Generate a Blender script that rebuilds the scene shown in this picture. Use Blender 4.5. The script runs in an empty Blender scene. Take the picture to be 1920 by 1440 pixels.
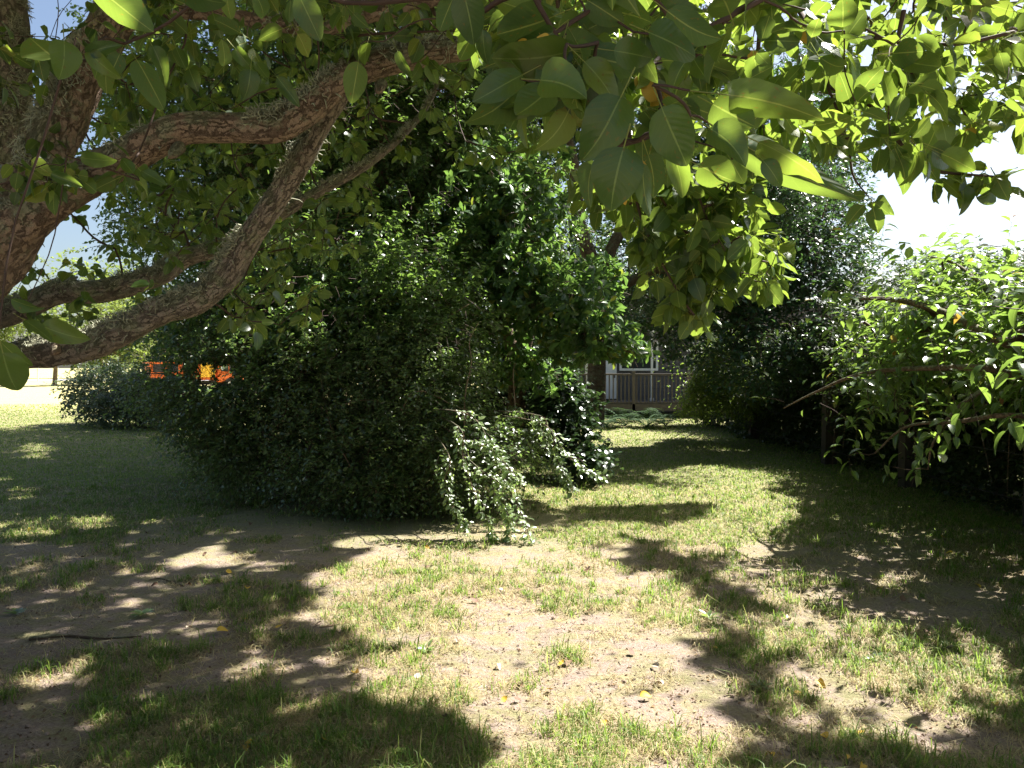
import bpy, math, random
import numpy as np
from mathutils import Vector, Matrix

rng = np.random.default_rng(11)
random.seed(11)
scene = bpy.context.scene
COL = scene.collection

# ------------------------------------------------------------------ camera, sky, sun, exposure
CAM_H, FPX, PITCH = 1.6, 1450.0, math.radians(-1.2)
cam_data = bpy.data.cameras.new('camera')
cam_data.sensor_width = 36.0
cam_data.lens = 36.0 * FPX / 1920.0
cam_data.clip_start, cam_data.clip_end = 0.05, 6000.0
cam = bpy.data.objects.new('camera', cam_data)
COL.objects.link(cam)
cam.location = (0, 0, CAM_H)
cam.rotation_euler = (math.pi / 2 + PITCH, 0, 0)
scene.camera = cam

SUN_AZ, SUN_EL = math.radians(58), math.radians(52)
SUN = np.array([math.sin(SUN_AZ) * math.cos(SUN_EL), math.cos(SUN_AZ) * math.cos(SUN_EL), math.sin(SUN_EL)])
world = bpy.data.worlds.new('World')
scene.world = world
world.use_nodes = True
wn = world.node_tree
sky = wn.nodes.new('ShaderNodeTexSky')
sky.sky_type = 'NISHITA'
sky.sun_disc = False
sky.sun_elevation = SUN_EL
sky.sun_rotation = SUN_AZ
sky.dust_density = 2.6
bg = next(n for n in wn.nodes if n.type == 'BACKGROUND')
bg.inputs['Strength'].default_value = 0.05
wn.links.new(sky.outputs[0], bg.inputs['Color'])
sd = bpy.data.lights.new('sun', 'SUN')
sd.energy = 5.0
sd.angle = math.radians(0.53)
sd.color = (1.0, 0.955, 0.885)
so = bpy.data.objects.new('sun', sd)
COL.objects.link(so)
so.rotation_euler = Vector(SUN).to_track_quat('Z', 'Y').to_euler()
vs = scene.view_settings
vs.view_transform = 'Standard'
vs.look = 'None'
vs.gamma = 1.0
vs.use_curve_mapping = False
vs.exposure = 2.0
cy = scene.cycles
cy.max_bounces = 8
cy.diffuse_bounces = 3
cy.glossy_bounces = 2
cy.transmission_bounces = 5
cy.transparent_max_bounces = 8
cy.sample_clamp_indirect = 4.0
cy.caustics_reflective = False
cy.caustics_refractive = False
cy.use_denoising = True
try:
    cy.denoiser = 'OPENIMAGEDENOISE'
    cy.denoising_input_passes = 'RGB_ALBEDO_NORMAL'
    cy.denoising_prefilter = 'NONE'
except Exception:
    pass

# ------------------------------------------------------------------ small maths
def at(u, v, d):
    """photo pixel -> world point at forward distance d"""
    x = (u - 960.0) / FPX * d
    z = -(v - 720.0) / FPX * d
    c, s = math.cos(PITCH), math.sin(PITCH)
    return np.array([x, d * c - z * s, CAM_H + d * s + z * c])

def on_ground(u, v):
    a, b = at(u, v, 0.0), at(u, v, 1.0)
    t = -a[2] / (b - a)[2]
    p = a + (b - a) * t
    return np.array([p[0], p[1], 0.0])

def project(P):
    P = np.asarray(P, float)
    c, s = math.cos(PITCH), math.sin(PITCH)
    y, z = P[:, 1], P[:, 2] - CAM_H
    d = y * c + z * s
    zz = -y * s + z * c
    d = np.where(np.abs(d) < 1e-4, 1e-4, d)
    return 960 + P[:, 0] / d * FPX, 720 - zz / d * FPX, d

def unit(a):
    a = np.asarray(a, float)
    return a / np.maximum(np.linalg.norm(a, axis=-1, keepdims=True), 1e-9)

def noise2(x, y, seed=0):
    r = np.random.default_rng(seed).random((256, 256))
    xi, yi = np.floor(x).astype(int), np.floor(y).astype(int)
    fx, fy = x - xi, y - yi
    fx, fy = fx * fx * (3 - 2 * fx), fy * fy * (3 - 2 * fy)
    g = lambda i, j: r[i % 256, j % 256]
    return (g(xi, yi) * (1 - fx) + g(xi + 1, yi) * fx) * (1 - fy) + (g(xi, yi + 1) * (1 - fx) + g(xi + 1, yi + 1) * fx) * fy

def fbm(x, y, seed=0, o=4):
    t, a, n = 0.0, 1.0, 0.0
    for k in range(o):
        t = t + a * noise2(x * 2 ** k, y * 2 ** k, seed + k)
        n += a
        a *= 0.55
    return t / n

def ground_z(x, y):
    x, y = np.asarray(x, float), np.asarray(y, float)
    fade = np.clip((45 - np.hypot(x, y)) / 25, 0, 1)
    return ((fbm(x * 0.9 + 50, y * 0.9 + 50, 3) - 0.5) * 0.09 + (fbm(x * 7 + 9, y * 7 + 9, 8, 3) - 0.5) * 0.034) * fade

def inside(poly, x, y):
    poly = np.asarray(poly)
    r = np.zeros(x.shape, bool)
    j = len(poly) - 1
    for i in range(len(poly)):
        xi, yi = poly[i]
        xj, yj = poly[j]
        c = ((yi > y) != (yj > y)) & (x < (xj - xi) * (y - yi) / (yj - yi + 1e-12) + xi)
        r ^= c
        j = i
    return r

# where the sun reaches the grass through the gaps in the crowns (traced on the ground)
def gpoly(pts):
    return [tuple(on_ground(u, v)[:2]) for u, v in pts]

LIT = [
    (0.985, gpoly([(985, 1015), (1060, 985), (1150, 985), (1250, 990), (1330, 958), (1290, 935), (1300, 915), (1380, 888), (1440, 905), (1515, 950),
                   (1500, 975), (1420, 985), (1440, 1015), (1400, 1045), (1300, 1030), (1200, 1010), (1150, 1030), (1180, 1070), (1260, 1085), (1310, 1130), (1390, 1175),
                   (1330, 1215), (1300, 1260), (1320, 1300), (1380, 1350), (1440, 1440), (1500, 1700), (800, 1700), (790, 1440), (880, 1400), (740, 1365), (690, 1290),
                   (640, 1245), (700, 1200), (650, 1170), (580, 1125), (585, 1085), (650, 1055), (760, 1020), (830, 1012)])),
    (0.98, gpoly([(1090, 812), (1190, 806), (1260, 822), (1230, 836), (1130, 840), (1085, 830)])),
    (0.9, gpoly([(1210, 880), (1330, 872), (1440, 890), (1330, 915), (1250, 905)])),
    (0.62, gpoly([(1400, 1165), (1560, 1140), (1760, 1190), (1900, 1230), (1850, 1275), (1640, 1250), (1420, 1230)])),
    (0.9, gpoly([(1630, 1090), (1690, 1085), (1700, 1120), (1640, 1125)])),
    (0.95, gpoly([(335, 1040), (380, 1028), (445, 1036), (440, 1052), (340, 1058)])),
    (0.12, gpoly([(180, 1110), (300, 1085), (420, 1105), (560, 1125), (520, 1165), (400, 1150), (250, 1165)])),
    (0.9, gpoly([(30, 835), (70, 830), (110, 840), (90, 862), (35, 860)])),
    (0.3, gpoly([(0, 1170), (90, 1180), (80, 1240), (0, 1230)])),
    (0.15, gpoly([(290, 1280), (420, 1290), (620, 1310), (560, 1350), (420, 1340), (280, 1310)])),
]
HOLES = []
for hx, hy, hr, hn, hs in ((-2.9, 5.3, .9, 11, .075), (-1.6, 4.6, .6, 9, .08), (-2.2, 3.6, .7, 9, .08), (-.9, 4.0, .5, 8, .08), (-3.6, 6.8, 1.0, 4, .09), (2.1, 4.2, .8, 11, .12), (2.7, 5.6, .8, 6, .12), (-6.5, 9.5, 2.0, 7, .22), (1.2, 3.3, .5, 5, .09), (2.2, 7.6, .8, 5, .14)):
    for q in range(hn):
        HOLES.append((hx + rng.normal(0, hr * .6), hy + rng.normal(0, hr * .6), hs * rng.uniform(.45, 1.3)))
HOLES = np.array(HOLES)
SPRAY_LINES = [  # the drooping branches on the thicket's sunny side
    [(850, 770, 7.6), (895, 790, 7.45), (925, 850, 7.35), (960, 930, 7.2), (985, 985, 7.1), (1000, 1025, 7.0)],
    [(860, 800, 7.6), (868, 860, 7.5), (900, 950, 7.3), (930, 1005, 7.2)],
    [(840, 850, 7.5), (835, 900, 7.4), (850, 950, 7.35), (870, 985, 7.3)],
    [(990, 775, 8.2), (1030, 805, 8.0), (1060, 850, 7.9), (1090, 873, 7.8), (1122, 893, 7.75)],
    [(1005, 790, 8.1), (1040, 850, 7.9), (1058, 890, 7.8), (1070, 915, 7.75)],
    [(900, 880, 7.4), (935, 905, 7.3), (950, 960, 7.2), (955, 1000, 7.15)],
    [(880, 830, 7.5), (920, 835, 7.35), (950, 875, 7.2), (975, 900, 7.1)],
]
LIT_POINTS = np.array([at(*p) for l in SPRAY_LINES for p in l])

FLECKS = np.array([at(*p) for p in list(zip(rng.uniform(560, 1010, 46), rng.uniform(150, 520, 46), rng.uniform(9.7, 10.6, 46))) + list(zip(rng.uniform(420, 900, 7), rng.uniform(560, 900, 7), rng.uniform(8.4, 9.3, 7)))
                   + [(1185, 655, 9.6), (1150, 620, 9.7), (1110, 600, 9.8), (1060, 560, 10), (1210, 668, 9.6), (1000, 500, 10.2), (1130, 650, 9.7), (1090, 360, 2.95), (1150, 420, 3.0), (1230, 430, 2.95), (1300, 400, 2.95), (1370, 400, 3.0), (1420, 440, 3.0), (1440, 480, 3.0), (1380, 490, 3.0), (1300, 500, 3.0), (1320, 560, 3.05), (1270, 570, 3.05), (1180, 470, 3.0), (1350, 440, 3.2), (1290, 340, 3.0), (90, 640, 3.8), (110, 645, 3.8), (570, 300, 3.4), (545, 340, 3.5)]])
def sun_cull(P, strength=1.0):
    """True where a leaf may stay: it would not shade the sunny patches"""
    G = P - SUN[None] * (P[:, 2:3] / SUN[2])
    keep = np.ones(len(P), bool)
    G = G.copy()
    G[:, 0] += (fbm(G[:, 0] * 2.6 + 90, G[:, 1] * 2.6 + 90, 61, 3) - .5) * .75
    G[:, 1] += (fbm(G[:, 0] * 2.6 + 30, G[:, 1] * 2.6 + 30, 67, 3) - .5) * .75
    r = rng.random(len(P))
    for prob, poly in LIT:
        keep &= ~(inside(poly, G[:, 0], G[:, 1]) & (r < prob * strength))
    for hx, hy, hr in HOLES:
        keep &= ~(((G[:, 0] - hx) ** 2 + (G[:, 1] - hy) ** 2 < hr * hr) & (r < .97))
    for T in FLECKS:
        w = P - T
        t = w @ SUN
        keep &= ~((t > 0.3) & ((w ** 2).sum(1) - t * t < 0.032))
    for T in LIT_POINTS:
        w = P - T
        t = w @ SUN
        dist = np.linalg.norm(w - t[:, None] * SUN[None], axis=1)
        keep &= ~((t > 0.4) & (dist < 0.27))
    return keep

# ------------------------------------------------------------------ mesh helpers
def tri_mesh(name, V, F, UV=None, mat=None, smooth=True):
    V = np.ascontiguousarray(V, np.float32)
    F = np.ascontiguousarray(F, np.int32)
    me = bpy.data.meshes.new(name)
    me.vertices.add(len(V))
    me.vertices.foreach_set('co', V.ravel())
    me.loops.add(F.size)
    me.loops.foreach_set('vertex_index', F.ravel())
    me.polygons.add(len(F))
    me.polygons.foreach_set('loop_start', np.arange(0, F.size, 3, dtype=np.int32))
    me.polygons.foreach_set('loop_total', np.full(len(F), 3, np.int32))
    if UV is not None:
        me.uv_layers.new(name='UVMap').data.foreach_set('uv', np.ascontiguousarray(UV, np.float32)[F.ravel()].ravel())
    me.polygons.foreach_set('use_smooth', np.full(len(F), smooth, bool))
    if mat is not None:
        me.materials.append(mat)
    me.update()
    return me

def link(name, data, parent=None, kind=None):
    o = bpy.data.objects.new(name, data)
    COL.objects.link(o)
    if parent is not None:
        o.parent = parent
        o.matrix_parent_inverse = Matrix.Identity(4)
    if kind:
        o['kind'] = kind
    return o

def tag(o, label, cat, group=None):
    o['label'] = label
    o['category'] = cat
    if group:
        o['group'] = group
    return o

def thing(name, label, cat, loc=(0, 0, 0), rotz=0.0, group=None):
    o = bpy.data.objects.new(name, None)
    COL.objects.link(o)
    o.empty_display_size = 0.2
    o.location = loc
    o.rotation_euler = (0, 0, rotz)
    return tag(o, label, cat, group)

class Box:
    """boxes and prisms collected into one mesh"""
    def __init__(self):
        self.V, self.F = [], []
    def box(self, a, b, skew=(0, 0)):
        n = len(self.V)
        for z in (0, 1):
            for x, y in ((0, 0), (1, 0), (1, 1), (0, 1)):
                self.V.append((a[0] + (b[0] - a[0]) * x + skew[0] * z, a[1] + (b[1] - a[1]) * y + skew[1] * z, a[2] + (b[2] - a[2]) * z))
        for q in ((0, 3, 2, 1), (4, 5, 6, 7), (0, 1, 5, 4), (1, 2, 6, 5), (2, 3, 7, 6), (3, 0, 4, 7)):
            self.F += [(n + q[0], n + q[1], n + q[2]), (n + q[0], n + q[2], n + q[3])]
        return self
    def prism(self, prof, y0, y1):
        """profile in x,z extruded along y"""
        n, k = len(self.V), len(prof)
        for y in (y0, y1):
            self.V += [(p[0], y, p[1]) for p in prof]
        for i in range(k):
            j = (i + 1) % k
            self.F += [(n + i, n + j, n + k + j), (n + i, n + k + j, n + k + i)]
        for i in range(1, k - 1):
            self.F += [(n, n + i + 1, n + i), (n + k, n + k + i, n + k + i + 1)]
        return self
    def disc(self, c, r, w, seg=16):
        """a wheel-like drum with its axis along y"""
        return self.prism([(c[0] + r * math.cos(t), c[2] + r * math.sin(t)) for t in np.linspace(0, 2 * math.pi, seg, endpoint=False)], c[1] - w / 2, c[1] + w / 2)
    def build(self, name, mat, parent=None, bevel=0.0, kind=None):
        me = tri_mesh(name, np.array(self.V), np.array(self.F), None, mat, False)
        o = link(name, me, parent, kind)
        if bevel:
            m = o.modifiers.new('bevel', 'BEVEL')
            m.width = bevel
            m.segments = 2
            m.limit_method = 'ANGLE'
        return o

def catmull(P, n):
    P = np.asarray(P, float)
    Q = np.vstack([2 * P[0] - P[1], P, 2 * P[-1] - P[-2]])
    out = []
    m = len(P) - 1
    for s in np.linspace(0, m, n):
        i = min(int(s), m - 1)
        t = s - i
        a, b, c, d = Q[i:i + 4]
        out.append(0.5 * ((2 * b) + (c - a) * t + (2 * a - 5 * b + 4 * c - d) * t * t + (3 * b - a - 3 * c + d) * t ** 3))
    return np.array(out)

def tube(P, R, seg=6, rough=0.0, seed=0):
    """one tapered tube: V, F, UV (u round, v metres along)"""
    P = np.asarray(P, float)
    R = np.broadcast_to(np.asarray(R, float), (len(P),)).copy()
    T = unit(np.gradient(P, axis=0))
    n = np.cross(T[0], (0.3, 0.2, 1.0))
    n = n / (np.linalg.norm(n) + 1e-9)
    L = np.concatenate([[0], np.cumsum(np.linalg.norm(np.diff(P, axis=0), axis=1))])
    ang = np.linspace(0, 2 * math.pi, seg, endpoint=False)
    V, UV = [], []
    for i in range(len(P)):
        n = n - T[i] * (n @ T[i])
        n = n / (np.linalg.norm(n) + 1e-9)
        b = np.cross(T[i], n)
        rr = np.full(seg, R[i])
        if rough:
            a2 = ang / (2 * math.pi)
            k1 = fbm(np.cos(ang) * 1.6 + 20 + seed, np.sin(ang) * 1.6 + L[i] * 5 + 20, seed, 3) - 0.5
            k2 = fbm(np.cos(ang) * 5 + 60 + seed, np.sin(ang) * 5 + L[i] * 9 + 20, seed + 5, 3) - 0.5
            rr = rr * (1 + rough * (k1 * 1.1 + k2 * 0.45))
        V.append(P[i] + np.outer(np.cos(ang) * rr, n) + np.outer(np.sin(ang) * rr, b))
        UV.append(np.stack([ang / (2 * math.pi), np.full(seg, L[i])], 1))
    V.append((P[-1] + T[-1] * R[-1] * 0.6)[None])
    UV.append(np.array([[0.5, L[-1]]]))
    F = []
    for i in range(len(P) - 1):
        for k in range(seg):
            k2 = (k + 1) % seg
            a, b_, c, d = i * seg + k, i * seg + k2, (i + 1) * seg + k2, (i + 1) * seg + k
            F += [(a, b_, c), (a, c, d)]
    e = len(P) * seg
    for k in range(seg):
        F.append(((len(P) - 1) * seg + k, (len(P) - 1) * seg + (k + 1) % seg, e))
    return np.vstack(V), np.array(F), np.vstack(UV)

def tubes_fast(A, R, seg=3):
    """many polylines at once: A (N,K,3) points, R (N,K) radii"""
    N, K, _ = A.shape
    if N == 0:
        return np.zeros((0, 3)), np.zeros((0, 3), int), np.zeros((0, 2))
    T = unit(A[:, -1] - A[:, 0])
    ref = np.where(np.abs(T[:, 2:3]) > 0.9, np.array([[1.0, 0, 0]]), np.array([[0, 0, 1.0]]))
    n = unit(np.cross(T, ref))
    b = np.cross(T, n)
    ang = np.linspace(0, 2 * math.pi, seg, endpoint=False)
    ring = np.cos(ang)[None, :, None] * n[:, None] + np.sin(ang)[None, :, None] * b[:, None]
    V = A[:, :, None] + ring[:, None] * R[:, :, None, None]
    L = np.concatenate([np.zeros((N, 1)), np.cumsum(np.linalg.norm(np.diff(A, axis=1), axis=2), axis=1)], 1)
    UV = np.stack([np.broadcast_to(ang / 6.2832, (N, K, seg)), np.broadcast_to(L[:, :, None], (N, K, seg))], -1)
    f = []
    for i in range(K - 1):
        for k in range(seg):
            k2 = (k + 1) % seg
            a_, b_, c_, d_ = i * seg + k, i * seg + k2, (i + 1) * seg + k2, (i + 1) * seg + k
            f += [(a_, b_, c_), (a_, c_, d_)]
    f = np.array(f)
    F = (f[None] + (np.arange(N) * K * seg)[:, None, None]).reshape(-1, 3)
    return V.reshape(-1, 3), F, UV.reshape(-1, 2)

def merge(parts):
    V, F, U, n = [], [], [], 0
    for v, f, u in parts:
        if len(v) == 0:
            continue
        V.append(v); F.append(f + n); U.append(u)
        n += len(v)
    return np.vstack(V), np.vstack(F), np.vstack(U)

# ------------------------------------------------------------------ leaf templates (y along the blade, x across, z the upper side)
def leaf_template(ts, cols, width, shape, fold=0.25, curl=0.25, petiole=0.0, wav=0.0, pw=0.016, twist=0.0, bend=0.0):
    V, UV, rows = [], [], []
    for t in ts:
        if shape == 'ovate':
            w = width * math.sin(math.pi * t ** 0.74) ** 0.62 if 0 < t < 1 else 0
        elif shape == 'obovate':
            w = width * math.sin(math.pi * t ** 1.35) ** 0.8 if 0 < t < 1 else 0
        elif shape == 'elliptic':
            w = width * math.sin(math.pi * t) ** 0.8 if 0 < t < 1 else 0
        elif shape == 'ivy':
            w = width * (1.0 - abs(t - 0.3) * 1.25) if 0 < t < 1 else 0
        else:
            w = width
        row = []
        for c in ([0] if w == 0 else np.linspace(-1, 1, cols)):
            z = abs(c) * w * fold - curl * (t - 0.1) ** 2 + (wav * math.sin(t * 11 + c * 2) * abs(c))
            row.append(len(V))
            xx = c * w
            if twist:
                th = twist * (t - .2)
                xx, z = xx * math.cos(th) - z * math.sin(th), xx * math.sin(th) + z * math.cos(th)
            V.append((xx + bend * t * t, t + petiole, z))
            UV.append((0.5 + 0.5 * c, t))
        rows.append(row)
    F = []
    for a, b in zip(rows[:-1], rows[1:]):
        if len(a) == 1 and len(b) > 1:
            F += [(a[0], b[i + 1], b[i]) for i in range(len(b) - 1)]
        elif len(b) == 1 and len(a) > 1:
            F += [(a[i], a[i + 1], b[0]) for i in range(len(a) - 1)]
        elif len(a) > 1:
            for i in range(len(a) - 1):
                F += [(a[i], a[i + 1], b[i + 1]), (a[i], b[i + 1], b[i])]
    if petiole:
        n = len(V)
        V += [(-pw, 0, 0), (pw, 0, 0), (0, 0, pw)]
        V += [(-pw * .8, petiole + .02, 0), (pw * .8, petiole + .02, 0), (0, petiole + .02, pw)]
        UV += [(0.5, 0.02)] * 6
        for i in range(3):
            j = (i + 1) % 3
            F += [(n + i, n + j, n + 3 + j), (n + i, n + 3 + j, n + 3 + i)]
    return np.array(V), np.array(F), np.array(UV)

T_HI = [0, .06, .18, .36, .56, .76, .92, 1]
T_VH = [0, .05, .13, .26, .42, .6, .76, .89, .96, 1]
PEAR = [leaf_template(T_VH, 5, w, 'ovate', f, c, p, wv, .013, tw, bd) for w, f, c, p, wv, tw, bd in
        ((.36, .18, .22, .42, .02, .35, .05), (.33, .34, .45, .5, .03, -.5, -.08), (.40, .08, .12, .36, .028, .2, .0), (.34, .5, .3, .46, .02, .6, .07), (.36, .22, -.2, .44, .03, -.3, -.04), (.30, .62, .6, .5, .03, .2, .1), (.38, .12, .38, .4, .035, -.2, .03))]
PEAR_MID = leaf_template([0, .15, .42, .75, 1], 3, .35, 'ovate', .28, .22, .42)
PEAR_LOW = leaf_template([0, .3, .7, 1], 3, .36, 'ovate', .28, .22)
ELL_HI = [leaf_template([0, .1, .3, .55, .8, 1], 3, w, 'elliptic', f, c, .12) for w, f, c in ((.26, .3, .2), (.24, .45, .34), (.29, .2, .1))]
CHERRY = [leaf_template([0, .08, .25, .5, .75, .92, 1], 3, w, 'ovate', f, c, .2) for w, f, c in ((.25, .38, .25), (.23, .5, .42), (.28, .25, .14), (.25, .4, .55))]
CHERRY_LOW = leaf_template([0, .25, .65, 1], 3, .26, 'ovate', .38, .3, .18)
OBO_HI = [leaf_template([0, .15, .4, .65, .86, 1], 3, w, 'obovate', f, c, .1) for w, f, c in ((.21, .3, .2), (.24, .2, .05), (.2, .45, .35))]
OBO_LOW = leaf_template([0, .4, .75, 1], 3, .22, 'obovate', .3, .2)
PEAR_KITE = leaf_template([0, .38, 1], 3, .42, 'elliptic', .25, .2)
KITE = leaf_template([0, .42, 1], 3, .34, 'elliptic', .3, .2)
KITE8 = leaf_template([0, .28, .7, 1], 3, .29, 'elliptic', .3, .22)
IVY = leaf_template([0, .06, .3, .6, 1], 3, .5, 'ivy', .15, .15)

def axes(D, N):
    Y = unit(D)
    X = unit(np.cross(Y, N))
    Z = np.cross(X, Y)
    return X, Y, Z

def leaves_mesh(tpl, P, D, N, S):
    v, f, uv = tpl
    X, Y, Z = axes(D, N)
    A = (v[None, :, 0, None] * X[:, None] + v[None, :, 1, None] * Y[:, None] + v[None, :, 2, None] * Z[:, None]) * S[:, None, None] + P[:, None]
    F = (f[None] + (np.arange(len(P)) * len(v))[:, None, None]).reshape(-1, 3)
    U = np.broadcast_to(uv[None], (len(P),) + uv.shape).reshape(-1, 2)
    return A.reshape(-1, 3), F, U

def leaf_matrix(p, d, n, s, w=1.0):
    X, Y, Z = axes(np.array([d]), np.array([n]))
    M = Matrix.Identity(4)
    for i in range(3):
        M[i][0], M[i][1], M[i][2], M[i][3] = X[0][i] * s * w, Y[0][i] * s, Z[0][i] * s, p[i]
    return M

# ------------------------------------------------------------------ materials
def mat_new(name):
    m = bpy.data.materials.new(name)
    m.use_nodes = True
    nt = m.node_tree
    nt.nodes.clear()
    out = nt.nodes.new('ShaderNodeOutputMaterial')
    return m, nt, out

def N_(nt, t, **kw):
    n = nt.nodes.new(t)
    for k, v in kw.items():
        setattr(n, k, v)
    return n

def ramp(nt, fac, stops):
    r = N_(nt, 'ShaderNodeValToRGB')
    e = r.color_ramp.elements
    while len(e) < len(stops):
        e.new(0.5)
    for el, (p, c) in zip(e, stops):
        el.position = p
        el.color = (*c, 1) if len(c) == 3 else c
    nt.links.new(fac, r.inputs[0])
    return r.outputs[0]

def math_(nt, op, a, b=None, clamp=False):
    n = N_(nt, 'ShaderNodeMath', operation=op, use_clamp=clamp)
    for i, x in enumerate((a, b)):
        if x is None:
            continue
        if isinstance(x, (int, float)):
            n.inputs[i].default_value = x
        else:
            nt.links.new(x, n.inputs[i])
    return n.outputs[0]

def mix_(nt, fac, a, b, blend='MIX'):
    n = N_(nt, 'ShaderNodeMix', data_type='RGBA', blend_type=blend)
    for s, x in ((n.inputs[0], fac), (n.inputs[6], a), (n.inputs[7], b)):
        if isinstance(x, (int, float)):
            s.default_value = x
        elif isinstance(x, tuple):
            s.default_value = (*x, 1)
        else:
            nt.links.new(x, s)
    return n.outputs[2]

def noise_(nt, vec, scale, detail=4, rough=0.55, dist=0.0):
    n = N_(nt, 'ShaderNodeTexNoise')
    n.inputs['Scale'].default_value = scale
    n.inputs['Detail'].default_value = detail
    n.inputs['Roughness'].default_value = rough
    n.inputs['Distortion'].default_value = dist
    if vec is not None:
        nt.links.new(vec, n.inputs['Vector'])
    return n.outputs[0]

def leaf_mat(name, stops, trans, rough=0.42, spec=0.5, fac=0.42, veins=True, back=(1.25, 1.2, 1.35), spots=0.0):
    m, nt, out = mat_new(name)
    geo = N_(nt, 'ShaderNodeNewGeometry')
    oi = N_(nt, 'ShaderNodeObjectInfo')
    r = math_(nt, 'FRACT', math_(nt, 'ADD', geo.outputs['Random Per Island'], oi.outputs['Random']))
    col = ramp(nt, r, stops)
    uv = N_(nt, 'ShaderNodeTexCoord').outputs['UV']
    sx = N_(nt, 'ShaderNodeSeparateXYZ')
    nt.links.new(uv, sx.inputs[0])
    bump_src = None
    if veins:
        ax = math_(nt, 'ABSOLUTE', math_(nt, 'SUBTRACT', sx.outputs[0], 0.5))
        mid = math_(nt, 'LESS_THAN', ax, 0.02)
        side = math_(nt, 'SUBTRACT', math_(nt, 'MULTIPLY', sx.outputs[1], 9.0), math_(nt, 'MULTIPLY', ax, 5.0))
        side = math_(nt, 'SINE', math_(nt, 'MULTIPLY', side, 6.2832))
        vein = math_(nt, 'MULTIPLY', math_(nt, 'GREATER_THAN', side, 0.9), 0.04)
        vv = math_(nt, 'MAXIMUM', math_(nt, 'MULTIPLY', mid, 0.55), vein)
        col = mix_(nt, vv, col, (0.26, 0.31, 0.12))
        bump_src = math_(nt, 'MULTIPLY', side, 0.5)
    blotch = noise_(nt, uv, 5.0, 3)
    col = mix_(nt, math_(nt, 'MULTIPLY', blotch, 0.35), col, mix_(nt, 1.0, col, (0.55, 0.6, 0.5), 'MULTIPLY'))
    if spots:
        vo = N_(nt, 'ShaderNodeTexNoise')
        vo.inputs['Scale'].default_value = 8.0
        w = N_(nt, 'ShaderNodeVectorMath', operation='ADD')
        nt.links.new(uv, w.inputs[0])
        cb = N_(nt, 'ShaderNodeCombineXYZ')
        nt.links.new(math_(nt, 'MULTIPLY', r, 40.0), cb.inputs[0])
        nt.links.new(cb.outputs[0], w.inputs[1])
        nt.links.new(w.outputs[0], vo.inputs['Vector'])
        sp = math_(nt, 'GREATER_THAN', vo.outputs[0], 0.665)
        col = mix_(nt, math_(nt, 'MULTIPLY', sp, spots), col, (0.10, 0.055, 0.02))
    bk = mix_(nt, 1.0, col, tuple(back), 'MULTIPLY')
    col2 = mix_(nt, geo.outputs['Backfacing'], col, bk)
    p = N_(nt, 'ShaderNodeBsdfPrincipled')
    nt.links.new(col2, p.inputs['Base Color'])
    nt.links.new(math_(nt, 'ADD', rough, math_(nt, 'MULTIPLY', geo.outputs['Backfacing'], 0.25)), p.inputs['Roughness'])
    p.inputs['Specular IOR Level'].default_value = spec
    if bump_src is not None:
        b = N_(nt, 'ShaderNodeBump')
        b.inputs['Strength'].default_value = 0.12
        b.inputs['Distance'].default_value = 0.002
        nt.links.new(bump_src, b.inputs['Height'])
        nt.links.new(b.outputs[0], p.inputs['Normal'])
    tr = N_(nt, 'ShaderNodeBsdfTranslucent')
    tc = mix_(nt, 0.5, tuple(c * .8 for c in trans), mix_(nt, 1.0, col, (3.0, 3.2, 2.0), 'MULTIPLY'))
    nt.links.new(tc, tr.inputs[0])
    mx = N_(nt, 'ShaderNodeMixShader')
    mx.inputs[0].default_value = fac
    nt.links.new(p.outputs[0], mx.inputs[1])
    nt.links.new(tr.outputs[0], mx.inputs[2])
    nt.links.new(mx.outputs[0], out.inputs[0])
    return m

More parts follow.
